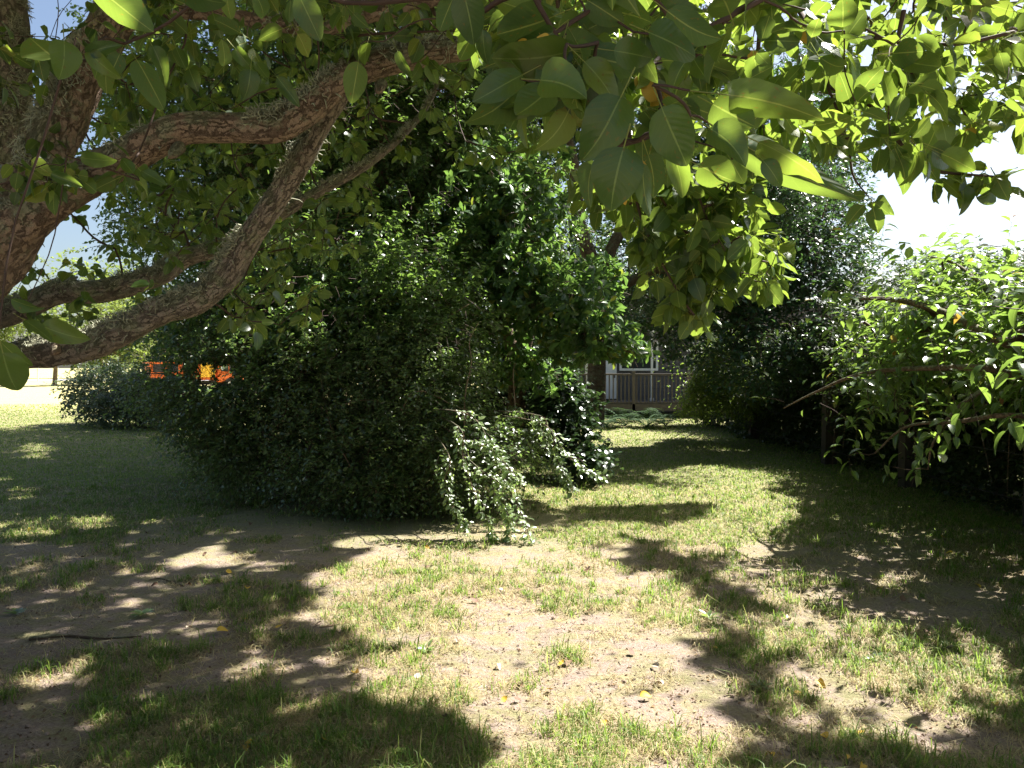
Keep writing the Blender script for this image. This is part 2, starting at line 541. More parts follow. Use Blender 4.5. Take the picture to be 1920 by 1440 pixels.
def bark_mat(name, c_lo, c_hi, c_crack, lichen=0.0, vscale=9.0, uscale=1.0, crack=1.0):
    m, nt, out = mat_new(name)
    tc = N_(nt, 'ShaderNodeTexCoord')
    geo = N_(nt, 'ShaderNodeNewGeometry')
    pos = geo.outputs['Position']
    mp = N_(nt, 'ShaderNodeMapping')
    mp.inputs['Scale'].default_value = (uscale * 8.0, vscale * 1.5, 1)
    nt.links.new(tc.outputs['UV'], mp.inputs[0])
    warp = N_(nt, 'ShaderNodeTexNoise')
    warp.inputs['Scale'].default_value = 16
    warp.inputs['Detail'].default_value = 8
    warp.inputs['Roughness'].default_value = 0.72
    nt.links.new(pos, warp.inputs['Vector'])
    wv = N_(nt, 'ShaderNodeVectorMath', operation='MULTIPLY_ADD')
    wv.inputs[1].default_value = (3.2, 3.2, 0)
    nt.links.new(warp.outputs[1], wv.inputs[0])
    nt.links.new(mp.outputs[0], wv.inputs[2])
    vo = N_(nt, 'ShaderNodeTexVoronoi', feature='DISTANCE_TO_EDGE')
    vo.inputs['Scale'].default_value = 1.0
    nt.links.new(wv.outputs[0], vo.inputs['Vector'])
    vo2 = N_(nt, 'ShaderNodeTexVoronoi', feature='F1')
    vo2.inputs['Scale'].default_value = 1.0
    nt.links.new(wv.outputs[0], vo2.inputs['Vector'])
    fine = noise_(nt, pos, 60, 6, 0.7)
    mid = noise_(nt, pos, 12, 5, 0.6)
    col = mix_(nt, math_(nt, 'ADD', math_(nt, 'MULTIPLY', mid, 0.6), math_(nt, 'MULTIPLY', fine, 0.4)), tuple(c_lo), tuple(c_hi))
    col = mix_(nt, math_(nt, 'MULTIPLY', N_sep(nt, vo2.outputs['Color']), 0.22), col, mix_(nt, 1.0, col, (0.62, 0.55, 0.5), 'MULTIPLY'))
    ck = ramp(nt, vo.outputs['Distance'], [(0.0, (1, 1, 1)), (0.10, (0, 0, 0))])
    cm = ramp(nt, noise_(nt, pos, 19, 4, .6), [(.36, (.2, .2, .2)), (.52, (1, 1, 1))])
    ck = math_(nt, 'MULTIPLY', N_sep(nt, ck), N_sep(nt, cm))
    col = mix_(nt, math_(nt, 'MULTIPLY', ck, 0.62 * crack), col, tuple(c_crack))
    if lichen:
        ln = noise_(nt, pos, 9, 6, 0.72)
        sx = N_(nt, 'ShaderNodeSeparateXYZ')
        nt.links.new(geo.outputs['Normal'], sx.inputs[0])
        lf = math_(nt, 'ADD', ln, math_(nt, 'MULTIPLY', sx.outputs[2], 0.13))
        lm = ramp(nt, lf, [(0.56 - 0.12 * lichen, (0, 0, 0)), (0.64 - 0.08 * lichen, (1, 1, 1))])
        lc = ramp(nt, fine, [(0.3, (0.12, 0.13, 0.075)), (0.5, (0.25, 0.26, 0.16)), (0.72, (0.38, 0.38, 0.28))])
        col = mix_(nt, math_(nt, 'MULTIPLY', lm, 0.85), col, lc)
    p = N_(nt, 'ShaderNodeBsdfPrincipled')
    nt.links.new(col, p.inputs['Base Color'])
    p.inputs['Roughness'].default_value = 0.85
    p.inputs['Specular IOR Level'].default_value = 0.25
    h = math_(nt, 'ADD', math_(nt, 'MULTIPLY', ck, -0.6), math_(nt, 'MULTIPLY', math_(nt, 'ADD', fine, mid), 0.7))
    b = N_(nt, 'ShaderNodeBump')
    b.inputs['Strength'].default_value = 1.0
    b.inputs['Distance'].default_value = 0.022
    nt.links.new(h, b.inputs['Height'])
    nt.links.new(b.outputs[0], p.inputs['Normal'])
    nt.links.new(p.outputs[0], out.inputs[0])
    return m

def N_sep(nt, c):
    n = N_(nt, 'ShaderNodeSeparateColor')
    nt.links.new(c, n.inputs[0])
    return n.outputs[0]

def plain_mat(name, col, rough=0.7, var=0.25, scale=8, spec=0.4, metallic=0.0, bump=0.15):
    m, nt, out = mat_new(name)
    tc = N_(nt, 'ShaderNodeTexCoord').outputs['Object']
    n = noise_(nt, tc, scale, 6, 0.65)
    c = mix_(nt, n, tuple(x * (1 - var) for x in col), tuple(min(1, x * (1 + var)) for x in col))
    p = N_(nt, 'ShaderNodeBsdfPrincipled')
    nt.links.new(c, p.inputs['Base Color'])
    p.inputs['Roughness'].default_value = rough
    p.inputs['Specular IOR Level'].default_value = spec
    p.inputs['Metallic'].default_value = metallic
    if bump:
        b = N_(nt, 'ShaderNodeBump')
        b.inputs['Strength'].default_value = bump
        b.inputs['Distance'].default_value = 0.01
        nt.links.new(n, b.inputs['Height'])
        nt.links.new(b.outputs[0], p.inputs['Normal'])
    nt.links.new(p.outputs[0], out.inputs[0])
    return m

def blade_mat(name, stops, trans):
    m, nt, out = mat_new(name)
    geo = N_(nt, 'ShaderNodeNewGeometry')
    col = ramp(nt, geo.outputs['Random Per Island'], stops)
    p = N_(nt, 'ShaderNodeBsdfPrincipled')
    nt.links.new(col, p.inputs['Base Color'])
    p.inputs['Roughness'].default_value = 0.55
    p.inputs['Specular IOR Level'].default_value = 0.3
    tr = N_(nt, 'ShaderNodeBsdfTranslucent')
    nt.links.new(mix_(nt, 0.5, tuple(trans), mix_(nt, 1.0, col, (2, 2, 2), 'MULTIPLY')), tr.inputs[0])
    mx = N_(nt, 'ShaderNodeMixShader')
    mx.inputs[0].default_value = 0.38
    nt.links.new(p.outputs[0], mx.inputs[1])
    nt.links.new(tr.outputs[0], mx.inputs[2])
    nt.links.new(mx.outputs[0], out.inputs[0])
    return m

M = {}
M['pear'] = leaf_mat('pear_leaf', [(0, (0.022, 0.056, 0.026)), (.5, (0.036, 0.082, 0.03)), (.85, (0.065, 0.115, 0.03)), (1, (0.11, 0.15, 0.035))], (0.52, 0.64, 0.055), .34, .55, .42, True, (2.3, 1.8, 1.4), 0.8)
M['dense'] = leaf_mat('dense_tree_leaf', [(0, (0.041, 0.084, 0.030)), (.6, (0.065, 0.124, 0.041)), (1, (0.108, 0.169, 0.047))], (0.34, 0.5, 0.07), .32, .85, .38, False)
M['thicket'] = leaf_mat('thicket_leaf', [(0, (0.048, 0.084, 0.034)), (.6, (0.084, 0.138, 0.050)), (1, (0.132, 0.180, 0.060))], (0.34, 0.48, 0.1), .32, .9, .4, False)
M['spray'] = leaf_mat('sunlit_tone_leaf', [(0, (0.10, 0.16, 0.07)), (.6, (0.15, 0.21, 0.095)), (1, (0.2, 0.26, 0.11))], (0.42, 0.56, 0.12), .3, .9, .35, True)  # lighter than the thicket leaves: sunlight is put into the colour
M['magnolia'] = leaf_mat('broad_glossy_leaf', [(0, (0.043, 0.094, 0.041)), (.6, (0.065, 0.131, 0.051)), (.93, (0.087, 0.160, 0.051)), (1, (0.232, 0.217, 0.029))], (0.28, 0.44, 0.05), .32, .55, .34, True)
M['evergreen'] = leaf_mat('evergreen_leaf', [(0, (0.029, 0.068, 0.034)), (.6, (0.044, 0.098, 0.044)), (1, (0.065, 0.124, 0.039))], (0.16, 0.28, 0.05), .34, .6, .2, False)
M['pale'] = leaf_mat('pale_shrub_leaf', [(0, (0.05, 0.085, 0.02)), (.6, (0.08, 0.125, 0.03)), (1, (0.12, 0.16, 0.04))], (0.34, 0.48, 0.07), .42, .4, .42, False)
M['cherry'] = leaf_mat('cherry_leaf', [(0, (0.04, 0.08, 0.03)), (.5, (0.06, 0.11, 0.038)), (.985, (0.09, 0.14, 0.035)), (1, (0.3, 0.09, 0.03))], (0.42, 0.6, 0.07), .27, .8, .42, True)
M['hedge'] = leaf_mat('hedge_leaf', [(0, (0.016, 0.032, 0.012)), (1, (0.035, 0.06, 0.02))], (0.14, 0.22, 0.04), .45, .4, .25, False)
M['ivy'] = leaf_mat('ivy_leaf', [(0, (0.018, 0.04, 0.018)), (1, (0.035, 0.065, 0.025))], (0.12, 0.2, 0.04), .28, .6, .2, False)
M['far'] = leaf_mat('far_tree_leaf', [(0, (0.07, 0.10, 0.03)), (.5, (0.10, 0.135, 0.04)), (1, (0.15, 0.17, 0.055))], (0.34, 0.44, 0.09), .5, .3, .4, False)
M['fardark'] = leaf_mat('far_dark_leaf', [(0, (0.035, 0.06, 0.025)), (1, (0.07, 0.10, 0.035))], (0.2, 0.3, 0.06), .5, .3, .3, False)
M['greyshrub'] = leaf_mat('grey_shrub_leaf', [(0, (0.05, 0.075, 0.045)), (1, (0.10, 0.13, 0.085))], (0.2, 0.28, 0.1), .45, .4, .25, False)
M['fern'] = leaf_mat('fern_leaf', [(0, (0.025, 0.055, 0.02)), (1, (0.04, 0.08, 0.028))], (0.12, 0.22, 0.04), .6, .2, .3, False)  # leaf colour darkened to stand in for shade below the deck
M['bark_pear'] = bark_mat('pear_bark', (0.21, 0.14, 0.10), (0.50, 0.375, 0.285), (0.075, 0.036, 0.022), 0.7, 9, 1.0)
M['bark_grey'] = bark_mat('grey_pear_bark', (0.2, 0.16, 0.13), (0.48, 0.405, 0.335), (0.06, 0.04, 0.03), 0.9, 9, 1.0)
M['bark_smooth'] = bark_mat('smooth_bark', (0.13, 0.085, 0.055), (0.27, 0.19, 0.13), (0.07, 0.045, 0.03), 0.3, 14, 1.0, 0.5)
M['twig'] = plain_mat('twig_bark', (0.075, 0.045, 0.032), .8, .4, 30)
M['twig_pale'] = plain_mat('pale_twig_bark', (0.24, 0.16, 0.10), .8, .4, 30)
M['lichen'] = plain_mat('lichen', (0.42, 0.43, 0.31), .9, .45, 25)
M['yellow'] = plain_mat('yellow_leaf', (0.5, 0.33, 0.04), .55, .3, 40)

# ------------------------------------------------------------------ branching
def grow(nodes, node_par, anchors, max_n=900):
    """attach anchors one after another to the nearest wood; returns polylines and their radii"""
    nodes = [np.asarray(p, float) for p in nodes]
    base_n = len(nodes)
    par = list(node_par)
    A = np.asarray(anchors)
    if len(A) > max_n:
        A = A[rng.choice(len(A), max_n, replace=False)]
    NP = np.array(nodes)
    d0 = np.array([np.min(((NP - a) ** 2).sum(1)) for a in A])
    A = A[np.argsort(d0)]
    arr = np.zeros((base_n + len(A), 3))
    arr[:base_n] = NP
    n = base_n
    for a in A:
        d = ((arr[:n] - a) ** 2).sum(1)
        j = int(np.argmin(d))
        arr[n] = a
        par.append(j)
        n += 1
    cnt = np.ones(n)
    for i in range(n - 1, base_n - 1, -1):
        cnt[par[i]] += cnt[i]
    idx = np.arange(base_n, n)
    a, b = arr[np.array(par)[idx]], arr[idx]
    L = np.linalg.norm(b - a, axis=1, keepdims=True)
    off = rng.normal(0, 0.07, (len(idx), 2, 3)) * L[:, None]
    c1_, c2_ = a * .66 + b * .34 + off[:, 0], a * .33 + b * .67 + off[:, 1]
    q = [((1 - t) ** 3) * a + 3 * t * (1 - t) ** 2 * (c1_ * 1.5 - a * .5) + 3 * t * t * (1 - t) * (c2_ * 1.5 - b * .5) + t ** 3 * b for t in (0, .2, .4, .6, .8, 1.0)]
    return np.stack(q, 1), cnt[idx]

def sprays(A, D, nl, L, size, droop=0.3, leafdown=0.25, upn=1.0, spread=1.0, jit=0.35):
    """twigs with alternate leaves; returns leaf arrays and twig polylines"""
    N = len(A)
    D = unit(D)
    Ls = L * rng.uniform(.6, 1.35, N)
    t = (np.arange(nl) + 0.6) / nl
    S = unit(np.cross(D, np.array([0, 0, 1.0]) + rng.normal(0, .3, (N, 3))))
    curve = lambda tt: A[:, None] + D[:, None] * (Ls[:, None] * tt[None])[..., None] - np.array([0, 0, 1.0]) * (droop * Ls[:, None] * tt[None] ** 2)[..., None]
    P = curve(t)
    sgn = np.where(np.arange(nl) % 2 == 0, 1.0, -1.0)[None, :, None]
    dr = D[:, None] * rng.uniform(.2, .8, (N, nl, 1)) + S[:, None] * sgn * spread + rng.normal(0, jit, (N, nl, 3))
    dr[..., 2] -= leafdown
    nr = np.array([0, 0, upn]) + rng.normal(0, .45, (N, nl, 3))
    sz = size * rng.uniform(.6, 1.25, (N, nl)) * (1 - .25 * t)[None]
    tw = curve(np.array([0, .4, .75, 1.0]))
    return P.reshape(-1, 3), unit(dr.reshape(-1, 3)), unit(nr.reshape(-1, 3)), sz.ravel(), tw

def whorls(A, D, nl, size, cone=1.1, down=0.0, jit=0.2, upn=0.6):
    N = len(A)
    D = unit(D)
    S = unit(np.cross(D, np.array([0.13, 0.21, 1.0])))
    T = np.cross(D, S)
    ph = (np.arange(nl) * 2.4)[None] + rng.uniform(0, 6.28, (N, 1))
    al = cone * rng.uniform(.55, 1.15, (N, nl))
    R = np.cos(ph)[..., None] * S[:, None] + np.sin(ph)[..., None] * T[:, None]
    dr = D[:, None] * np.cos(al)[..., None] + R * np.sin(al)[..., None] + rng.normal(0, jit, (N, nl, 3))
    dr[..., 2] -= down
    nr = D[:, None] * upn + R * -0.3 * np.cos(al)[..., None] + np.array([0, 0, .5]) + rng.normal(0, .3, (N, nl, 3))
    P = A[:, None] + D[:, None] * rng.uniform(-.05, .01, (N, nl, 1))
    sz = size * rng.uniform(.6, 1.2, (N, nl))
    return P.reshape(-1, 3), unit(dr.reshape(-1, 3)), unit(nr.reshape(-1, 3)), sz.ravel()

def ell(u, v, d, ru, rv, rd):
    k = d / FPX
    return at(u, v, d), np.array([ru * k, rd, rv * k])

def sample_ells(ells, n, shell=0.3, dens=None):
    w = np.array([(e[1].prod()) ** 0.8 for e in ells])
    if dens is not None:
        w = w * np.array(dens)
    w = w / w.sum()
    k = rng.choice(len(ells), n, p=w)
    C = np.array([e[0] for e in ells])[k]
    R = np.array([e[1] for e in ells])[k]
    u = unit(rng.normal(0, 1, (n, 3)))
    r = rng.random(n) ** shell
    # clumpy: pull towards lumps
    lump = 1 + 0.16 * np.sin(u[:, 0] * 7 + k) * np.sin(u[:, 2] * 8 + 2 * k) * 1.0
    P = C + u * R * (r * lump)[:, None]
    O = unit(u / R)
    return P, O

N_LEAF_PARTS = 300
def add_leaves(root, P, D, N, S, hi, low, mat, n_parts, size_name='leaf'):
    """the largest leaves in view become parts, the rest one part"""
    u, v, d = project(P)
    inview = (d > .3) & (u > -30) & (u < 1950) & (v > -30) & (v < 1470)
    score = np.where(inview, S / np.maximum(d, .3), 0) * rng.uniform(.9, 1.1, len(S))
    order = np.argsort(-score)
    n_parts = min(n_parts, int((score * FPX > 10).sum()))
    top, rest = order[:n_parts], order[n_parts:]
    if n_parts:
        meshes = [tri_mesh('leaf', t[0], t[1], t[2], mat) for t in hi]
        for i in top:
            o = link('leaf', meshes[int(rng.integers(len(meshes)))], root)
            o.matrix_local = leaf_matrix(P[i], D[i], N[i], float(S[i]), float(rng.uniform(.85, 1.15)))
    if len(rest):
        link('foliage', tri_mesh('foliage', *leaves_mesh(low, P[rest], D[rest], N[rest], S[rest]), mat), root, 'stuff')

def wood_tubes(root, name, lines, mat, seg=10, rough=.12, npts=None, kind=None):
    for k, (pts, rad) in enumerate(lines):
        n = npts or max(8, len(pts) * 5)
        P = catmull(pts, n)
        R = np.interp(np.linspace(0, 1, n), np.linspace(0, 1, len(rad)), rad)
        V, F, U = tube(P, R, seg, rough, k + 1)
        U[:, 0] *= max(1, round(float(np.mean(R)) / .02)) * 0.2
        link(name, tri_mesh(name, V, F, U, mat), root)

def leafy(name, label, cat, base, trunks, ells, n_spray, nl, L, size, mat, hi, low, n_parts=0, droop=.3, leafdown=.25, shell=.3, bark='bark_smooth', twig='twig',
          whorl=False, n_wood=500, out=1.0, dens=None, group=None, cull=True, twig_r=.0035, cone=1.1, extra=None, upn=1.0, spread=1.0, keepfn=None, seg=10):
    root = thing(name, label, cat, (0, 0, 0), 0, group)
    A, O = sample_ells(ells, n_spray, shell, dens)
    ok = A[:, 2] > 0.04
    if keepfn is not None:
        ok &= keepfn(A)
    A, O = A[ok], O[ok]
    D = O * out + rng.normal(0, .5, A.shape)
    D[:, 2] += .1
    if whorl:
        P, LD, LN, S = whorls(A, D, nl, size, cone, leafdown)
        tw = np.stack([A - unit(D) * L * s for s in (1.0, .66, .33, 0)], 1)
    else:
        P, LD, LN, S, tw = sprays(A, D, nl, L, size, droop, leafdown, upn, spread)
    if extra is not None:
        P, LD, LN, S = (np.concatenate([a, b]) for a, b in zip((P, LD, LN, S), extra[:4]))
        tw = np.concatenate([tw, extra[4]])
    k = P[:, 2] > .02
    if cull:
        k &= sun_cull(P)
    if keepfn is not None:
        k &= keepfn(P)
    add_leaves(root, P[k], LD[k], LN[k], S[k], hi, low, mat, n_parts)
    wood_tubes(root, 'trunk', trunks[:1], M[bark], seg, .12)
    wood_tubes(root, 'branch', trunks[1:], M[bark], seg, .12)
    nodes, par = [], []
    for pts, rad in trunks:
        c = catmull(pts, 14)[3:]
        nodes += list(c)
        par += [0] * len(c)
    pts, cnt = grow(nodes, par, tw[:, 0], n_wood)
    r0 = np.minimum(twig_r * cnt ** .42, .05)
    if cull:
        kk = sun_cull(pts[:, 5])
        pts, r0 = pts[kk], r0[kk]
        tw = tw[sun_cull(tw[:, 2])]
    parts = [tubes_fast(pts, r0[:, None] * np.linspace(1.1, .85, 6)[None], 4)]
    r1 = np.full((len(tw), 1), twig_r * .6) * np.array([[1, .8, .6, .35]])
    parts.append(tubes_fast(tw, r1, 3))
    link('twigs', tri_mesh('twigs', *merge(parts), M[twig]), root, 'stuff')
    return root

#@@SETTING
# ------------------------------------------------------------------ ground
def ground_material():
    m, nt, out = mat_new('ground_soil')
    geo = N_(nt, 'ShaderNodeNewGeometry')
    pos = geo.outputs['Position']
    sx = N_(nt, 'ShaderNodeSeparateXYZ')
    nt.links.new(pos, sx.inputs[0])
    n1 = noise_(nt, pos, 1.1, 6, .6)
    n2 = noise_(nt, pos, 7, 6, .65)
    n3 = noise_(nt, pos, 55, 6, .75)
    n4 = noise_(nt, pos, 230, 3, .7)
    soil = ramp(nt, math_(nt, 'ADD', math_(nt, 'MULTIPLY', n3, .6), math_(nt, 'MULTIPLY', n4, .4)), [(.3, (0.12, 0.088, 0.07)), (.5, (0.27, 0.21, 0.172)), (.72, (0.47, 0.39, 0.33))])
    straw = ramp(nt, n3, [(.3, (0.19, 0.15, 0.075)), (.7, (0.42, 0.35, 0.2))])
    green = ramp(nt, n3, [(.3, (0.055, 0.095, 0.025)), (.7, (0.155, 0.205, 0.06))])
    far = math_(nt, 'MULTIPLY', math_(nt, 'SUBTRACT', sx.outputs[1], 6.3), .45, True)
    f1 = ramp(nt, n2, [(.44, (0, 0, 0)), (.58, (1, 1, 1))])
    col = mix_(nt, math_(nt, 'MULTIPLY', f1, .65), soil, straw)
    f2 = ramp(nt, math_(nt, 'ADD', math_(nt, 'MULTIPLY', n1, .5), math_(nt, 'MULTIPLY', n2, .5)), [(.46, (0, 0, 0)), (.62, (1, 1, 1))])
    col = mix_(nt, math_(nt, 'MULTIPLY', f2, .45), col, green)
    g2 = mix_(nt, n2, green, straw)
    col = mix_(nt, math_(nt, 'MULTIPLY', far, .8), col, g2)
    veryfar = math_(nt, 'MULTIPLY', math_(nt, 'SUBTRACT', sx.outputs[1], 27.0), .2, True)
    col = mix_(nt, veryfar, col, mix_(nt, n1, (0.36, 0.32, 0.14), (0.46, 0.42, 0.2)))
    p = N_(nt, 'ShaderNodeBsdfPrincipled')
    nt.links.new(col, p.inputs['Base Color'])
    p.inputs['Roughness'].default_value = .95
    p.inputs['Specular IOR Level'].default_value = .15
    b = N_(nt, 'ShaderNodeBump')
    b.inputs['Strength'].default_value = .8
    b.inputs['Distance'].default_value = .02
    nt.links.new(math_(nt, 'ADD', n3, math_(nt, 'MULTIPLY', n4, .35)), b.inputs['Height'])
    nt.links.new(b.outputs[0], p.inputs['Normal'])
    nt.links.new(p.outputs[0], out.inputs[0])
    return m

def axis(a, b, step, far):
    g = np.geomspace(step, far, 42)
    return np.concatenate([(a - np.cumsum(np.diff(np.concatenate([[0], g]))))[::-1], np.arange(a, b, step), b + np.cumsum(np.diff(np.concatenate([[0], g])))])

gx, gy = axis(-11, 8, .085, 2600), axis(2, 20, .085, 2600)
GX, GY = np.meshgrid(gx, gy)
GZ = ground_z(GX, GY)
nx, ny = len(gx), len(gy)
ii = (np.arange(ny - 1)[:, None] * nx + np.arange(nx - 1)[None]).ravel()
GF = np.vstack([np.stack([ii, ii + 1, ii + nx + 1], 1), np.stack([ii, ii + nx + 1, ii + nx], 1)])
link('ground', tri_mesh('ground', np.stack([GX.ravel(), GY.ravel(), GZ.ravel()], 1), GF, None, ground_material()), None, 'structure')

road_m = plain_mat('road_asphalt', (0.30, 0.29, 0.31), .9, .15, 3)
link('road', tri_mesh('road', np.array([(-400, 96, .02), (60, 96, .02), (60, 108, .02), (-400, 108, .02)], float), np.array([(0, 1, 2), (0, 2, 3)]), None, road_m, False), None, 'structure')

# ------------------------------------------------------------------ grass, soil crumbs
def scatter(n, y0, y1, power=1.0, widen=1.3, xoff=0.0):
    q = rng.random(n)
    y = (y0 ** -power + q * (y1 ** -power - y0 ** -power)) ** (-1 / power)
    x = rng.uniform(-1, 1, n) * (960 / FPX * y * widen + .3) + xoff
    return x, y

def blades(x, y, h, w, lean, mat, name):
    n = len(x)
    z = ground_z(x, y)
    a = rng.uniform(0, 6.283, n)
    dx, dy = np.cos(a), np.sin(a)
    a2 = a + rng.uniform(-.8, .8, n) + 1.57
    sx_, sy_ = np.cos(a2) * w, np.sin(a2) * w
    B = np.stack([x, y, z - .004], 1)
    mid = B + np.stack([dx * lean * h * .35, dy * lean * h * .35, h * .62], 1)
    tip = B + np.stack([dx * lean * h * 1.05, dy * lean * h * 1.05, h * np.clip(1.08 - lean * .55, .25, 1.1)], 1)
    s = np.stack([sx_, sy_, np.zeros(n)], 1)
    V = np.stack([B - s, B + s, mid - s * .75, mid + s * .75, tip], 1).reshape(-1, 3)
    f = np.array([(0, 1, 3), (0, 3, 2), (2, 3, 4)])
    F = (f[None] + (np.arange(n) * 5)[:, None, None]).reshape(-1, 3)
    link(name, tri_mesh(name, V, F, None, mat), None, 'stuff')

soil_zone = gpoly([(180, 985), (520, 940), (1000, 950), (1060, 975), (980, 1010), (760, 1025), (600, 1085), (460, 1095), (280, 1065)])
bare_zone = gpoly([(760, 1190), (1000, 1150), (1250, 1180), (1230, 1300), (1330, 1460), (760, 1460), (820, 1330)])
green_zone = gpoly([(575, 1090), (640, 1040), (800, 1010), (880, 1050), (870, 1150), (760, 1215), (650, 1150)])
green_zone2 = gpoly([(1390, 1180), (1850, 1180), (1900, 1330), (1500, 1340)])
thatch_zone = gpoly([(-300, 1130), (560, 1130), (700, 1230), (790, 1460), (-500, 1460)])
def greenness(x, y):
    g = fbm(x * .75 + 11, y * .75 + 7, 26, 4) * .4 + fbm(x * 3.1, y * 3.1, 40, 3) * .6
    g = g + np.clip((y - 7.5) * .05, 0, .2)
    g = g - inside(soil_zone, x, y) * .12 - inside(bare_zone, x, y) * .055 + inside(green_zone, x, y) * .06 + inside(green_zone2, x, y) * .05 - inside(thatch_zone, x, y) * .035
    return g

def tufted(n, y0, y1, power, thr, tufts, spread):
    cx, cyy = scatter(tufts, y0, y1, power)
    ok = greenness(cx, cyy) > thr
    cx, cyy = cx[ok], cyy[ok]
    k = rng.integers(0, len(cx), n)
    sc = rng.uniform(.4, 1.5, len(cx))[k]
    r = np.abs(rng.normal(0, spread, n)) * sc
    a = rng.uniform(0, 6.283, n)
    return cx[k] + r * np.cos(a), cyy[k] + r * np.sin(a), sc, r

grass_m = blade_mat('grass_blade', [(0, (0.06, 0.12, 0.02)), (.5, (0.11, 0.185, 0.035)), (.8, (0.19, 0.25, 0.06)), (1, (0.4, 0.36, 0.16))], (0.36, 0.54, 0.06))
dry_m = blade_mat('dry_grass_blade', [(0, (0.2, 0.15, 0.085)), (.35, (0.36, 0.29, 0.16)), (.7, (0.48, 0.41, 0.25)), (.85, (0.24, 0.25, 0.08)), (1, (0.5, 0.46, 0.3))], (0.5, 0.42, 0.2))
lawn_m = blade_mat('lawn_blade', [(0, (0.075, 0.13, 0.025)), (.55, (0.13, 0.195, 0.045)), (1, (0.33, 0.32, 0.12))], (0.34, 0.48, 0.07))
x, y, sc, r = tufted(105000, 2.2, 10.5, .8, .46, 6900, .055)
blades(x, y, rng.uniform(.018, .07, len(x)) * (1 + .9 * (rng.random(len(x)) > .93)) * np.clip(1.2 - r * 3, .4, 1.2) * (.6 + .5 * sc), .0016 + .00035 * y, rng.uniform(.2, 1.2, len(x)), grass_m, 'grass')
x, y = scatter(380000, 2.2, 10.5, .8)
k = greenness(x, y) + rng.normal(0, .07, len(x)) > .475
x, y = x[k], y[k]
blades(x, y, rng.uniform(.015, .065, len(x)), .0009 + .00026 * y, rng.uniform(.8, 2.6, len(x)), dry_m, 'dry_grass')
x, y = scatter(260000, 7.0, 34, .35)
k = (greenness(x, y) + rng.normal(0, .08, len(x)) > .44)
x, y = x[k], y[k]
blades(x, y, rng.uniform(.02, .055, len(x)), .0012 + .00045 * y, rng.uniform(.2, 1.3, len(x)), lawn_m, 'lawn_grass')

def crumbs(n):
    t = (1 + 5 ** .5) / 2
    v = unit(np.array([(-1, t, 0), (1, t, 0), (-1, -t, 0), (1, -t, 0), (0, -1, t), (0, 1, t), (0, -1, -t), (0, 1, -t), (t, 0, -1), (t, 0, 1), (-t, 0, -1), (-t, 0, 1)]))
    f = np.array([(0, 11, 5), (0, 5, 1), (0, 1, 7), (0, 7, 10), (0, 10, 11), (1, 5, 9), (5, 11, 4), (11, 10, 2), (10, 7, 6), (7, 1, 8), (3, 9, 4), (3, 4, 2), (3, 2, 6), (3, 6, 8), (3, 8, 9), (4, 9, 5), (2, 4, 11), (6, 2, 10), (8, 6, 7), (9, 8, 1)])
    x, y = scatter(n, 2.4, 8.5, 1.2)
    s = rng.uniform(.002, .006, n) * (1 + (rng.random(n) > .96) * 1.4)
    V = v[None] * (s[:, None, None] * rng.uniform(.6, 1.3, (n, 12, 1))) * np.array([1, 1, .7]) + np.stack([x, y, ground_z(x, y) + s * .3], 1)[:, None]
    F = (f[None] + (np.arange(n) * 12)[:, None, None]).reshape(-1, 3)
    link('gravel', tri_mesh('gravel', V.reshape(-1, 3), F, None, plain_mat('soil_crumb', (0.26, 0.19, 0.15), .95, .5, 20), False), None, 'stuff')
crumbs(14000)
def litter(n):
    x, y = scatter(n, 2.9, 10, .9)
    a = rng.uniform(0, 6.283, n)
    S = rng.uniform(.006, .026, n)
    D = np.stack([np.cos(a), np.sin(a), rng.uniform(-.2, .4, n)], 1)
    N = np.array([0, 0, 1.0]) + rng.normal(0, .5, (n, 3))
    t = leaf_template([0, .4, 1], 3, .32, 'elliptic', .6, .6)
    lm = blade_mat('leaf_litter', [(0, (0.05, 0.03, 0.022)), (.5, (0.13, 0.08, 0.05)), (.8, (0.3, 0.2, 0.12)), (1, (0.5, 0.38, 0.2))], (0.2, 0.12, 0.05))
    link('leaf_litter', tri_mesh('leaf_litter', *leaves_mesh(t, np.stack([x, y, ground_z(x, y) + .006], 1), D, N, S), lm), None, 'stuff')
litter(7000)

#@@HOUSE
# ------------------------------------------------------------------ house and deck at the end of the lawn
wood_m = plain_mat('weathered_shaded_wood', (0.10, 0.085, 0.072), .8, .35, 12)  # darkened in place of the shade over the deck
wall_m = plain_mat('house_siding', (0.11, 0.105, 0.105), .8, .15, 4)  # kept dark to stand in for shade on the house front
white_m = plain_mat('white_paint', (0.80, 0.80, 0.78), .6, .05, 6)
roof_m = plain_mat('roof_shingle', (0.12, 0.11, 0.11), .9, .2, 5)
def glass_mat():
    m, nt, out = mat_new('window_glass')
    p = N_(nt, 'ShaderNodeBsdfPrincipled')
    p.inputs['Base Color'].default_value = (0.03, 0.035, 0.04, 1)
    p.inputs['Roughness'].default_value = .06
    p.inputs['Specular IOR Level'].default_value = .8
    nt.links.new(p.outputs[0], out.inputs[0])
    return m
glass_m = glass_mat()
HX, HY = 4.1, 27.0
house = thing('house', 'grey house with white trim at the far end of the lawn', 'house', (HX, HY, 0))
b = Box().box((-2.6, .05, 0), (7, 6, 3.2))
b.build('wall', wall_m, house)
b = Box()
for i in range(22):
    b.box((-2.6, .02, .05 + i * .14), (7, .048, .175 + i * .14), (0, .012))
b.build('siding', wall_m, house, kind='stuff')
b = Box().prism([(-3.1, 3.15), (7.5, 3.15), (7.5, 3.3), (2.2, 5.6), (-3.1, 3.3)], -.5, 6.5)
b.build('roof', roof_m, house)
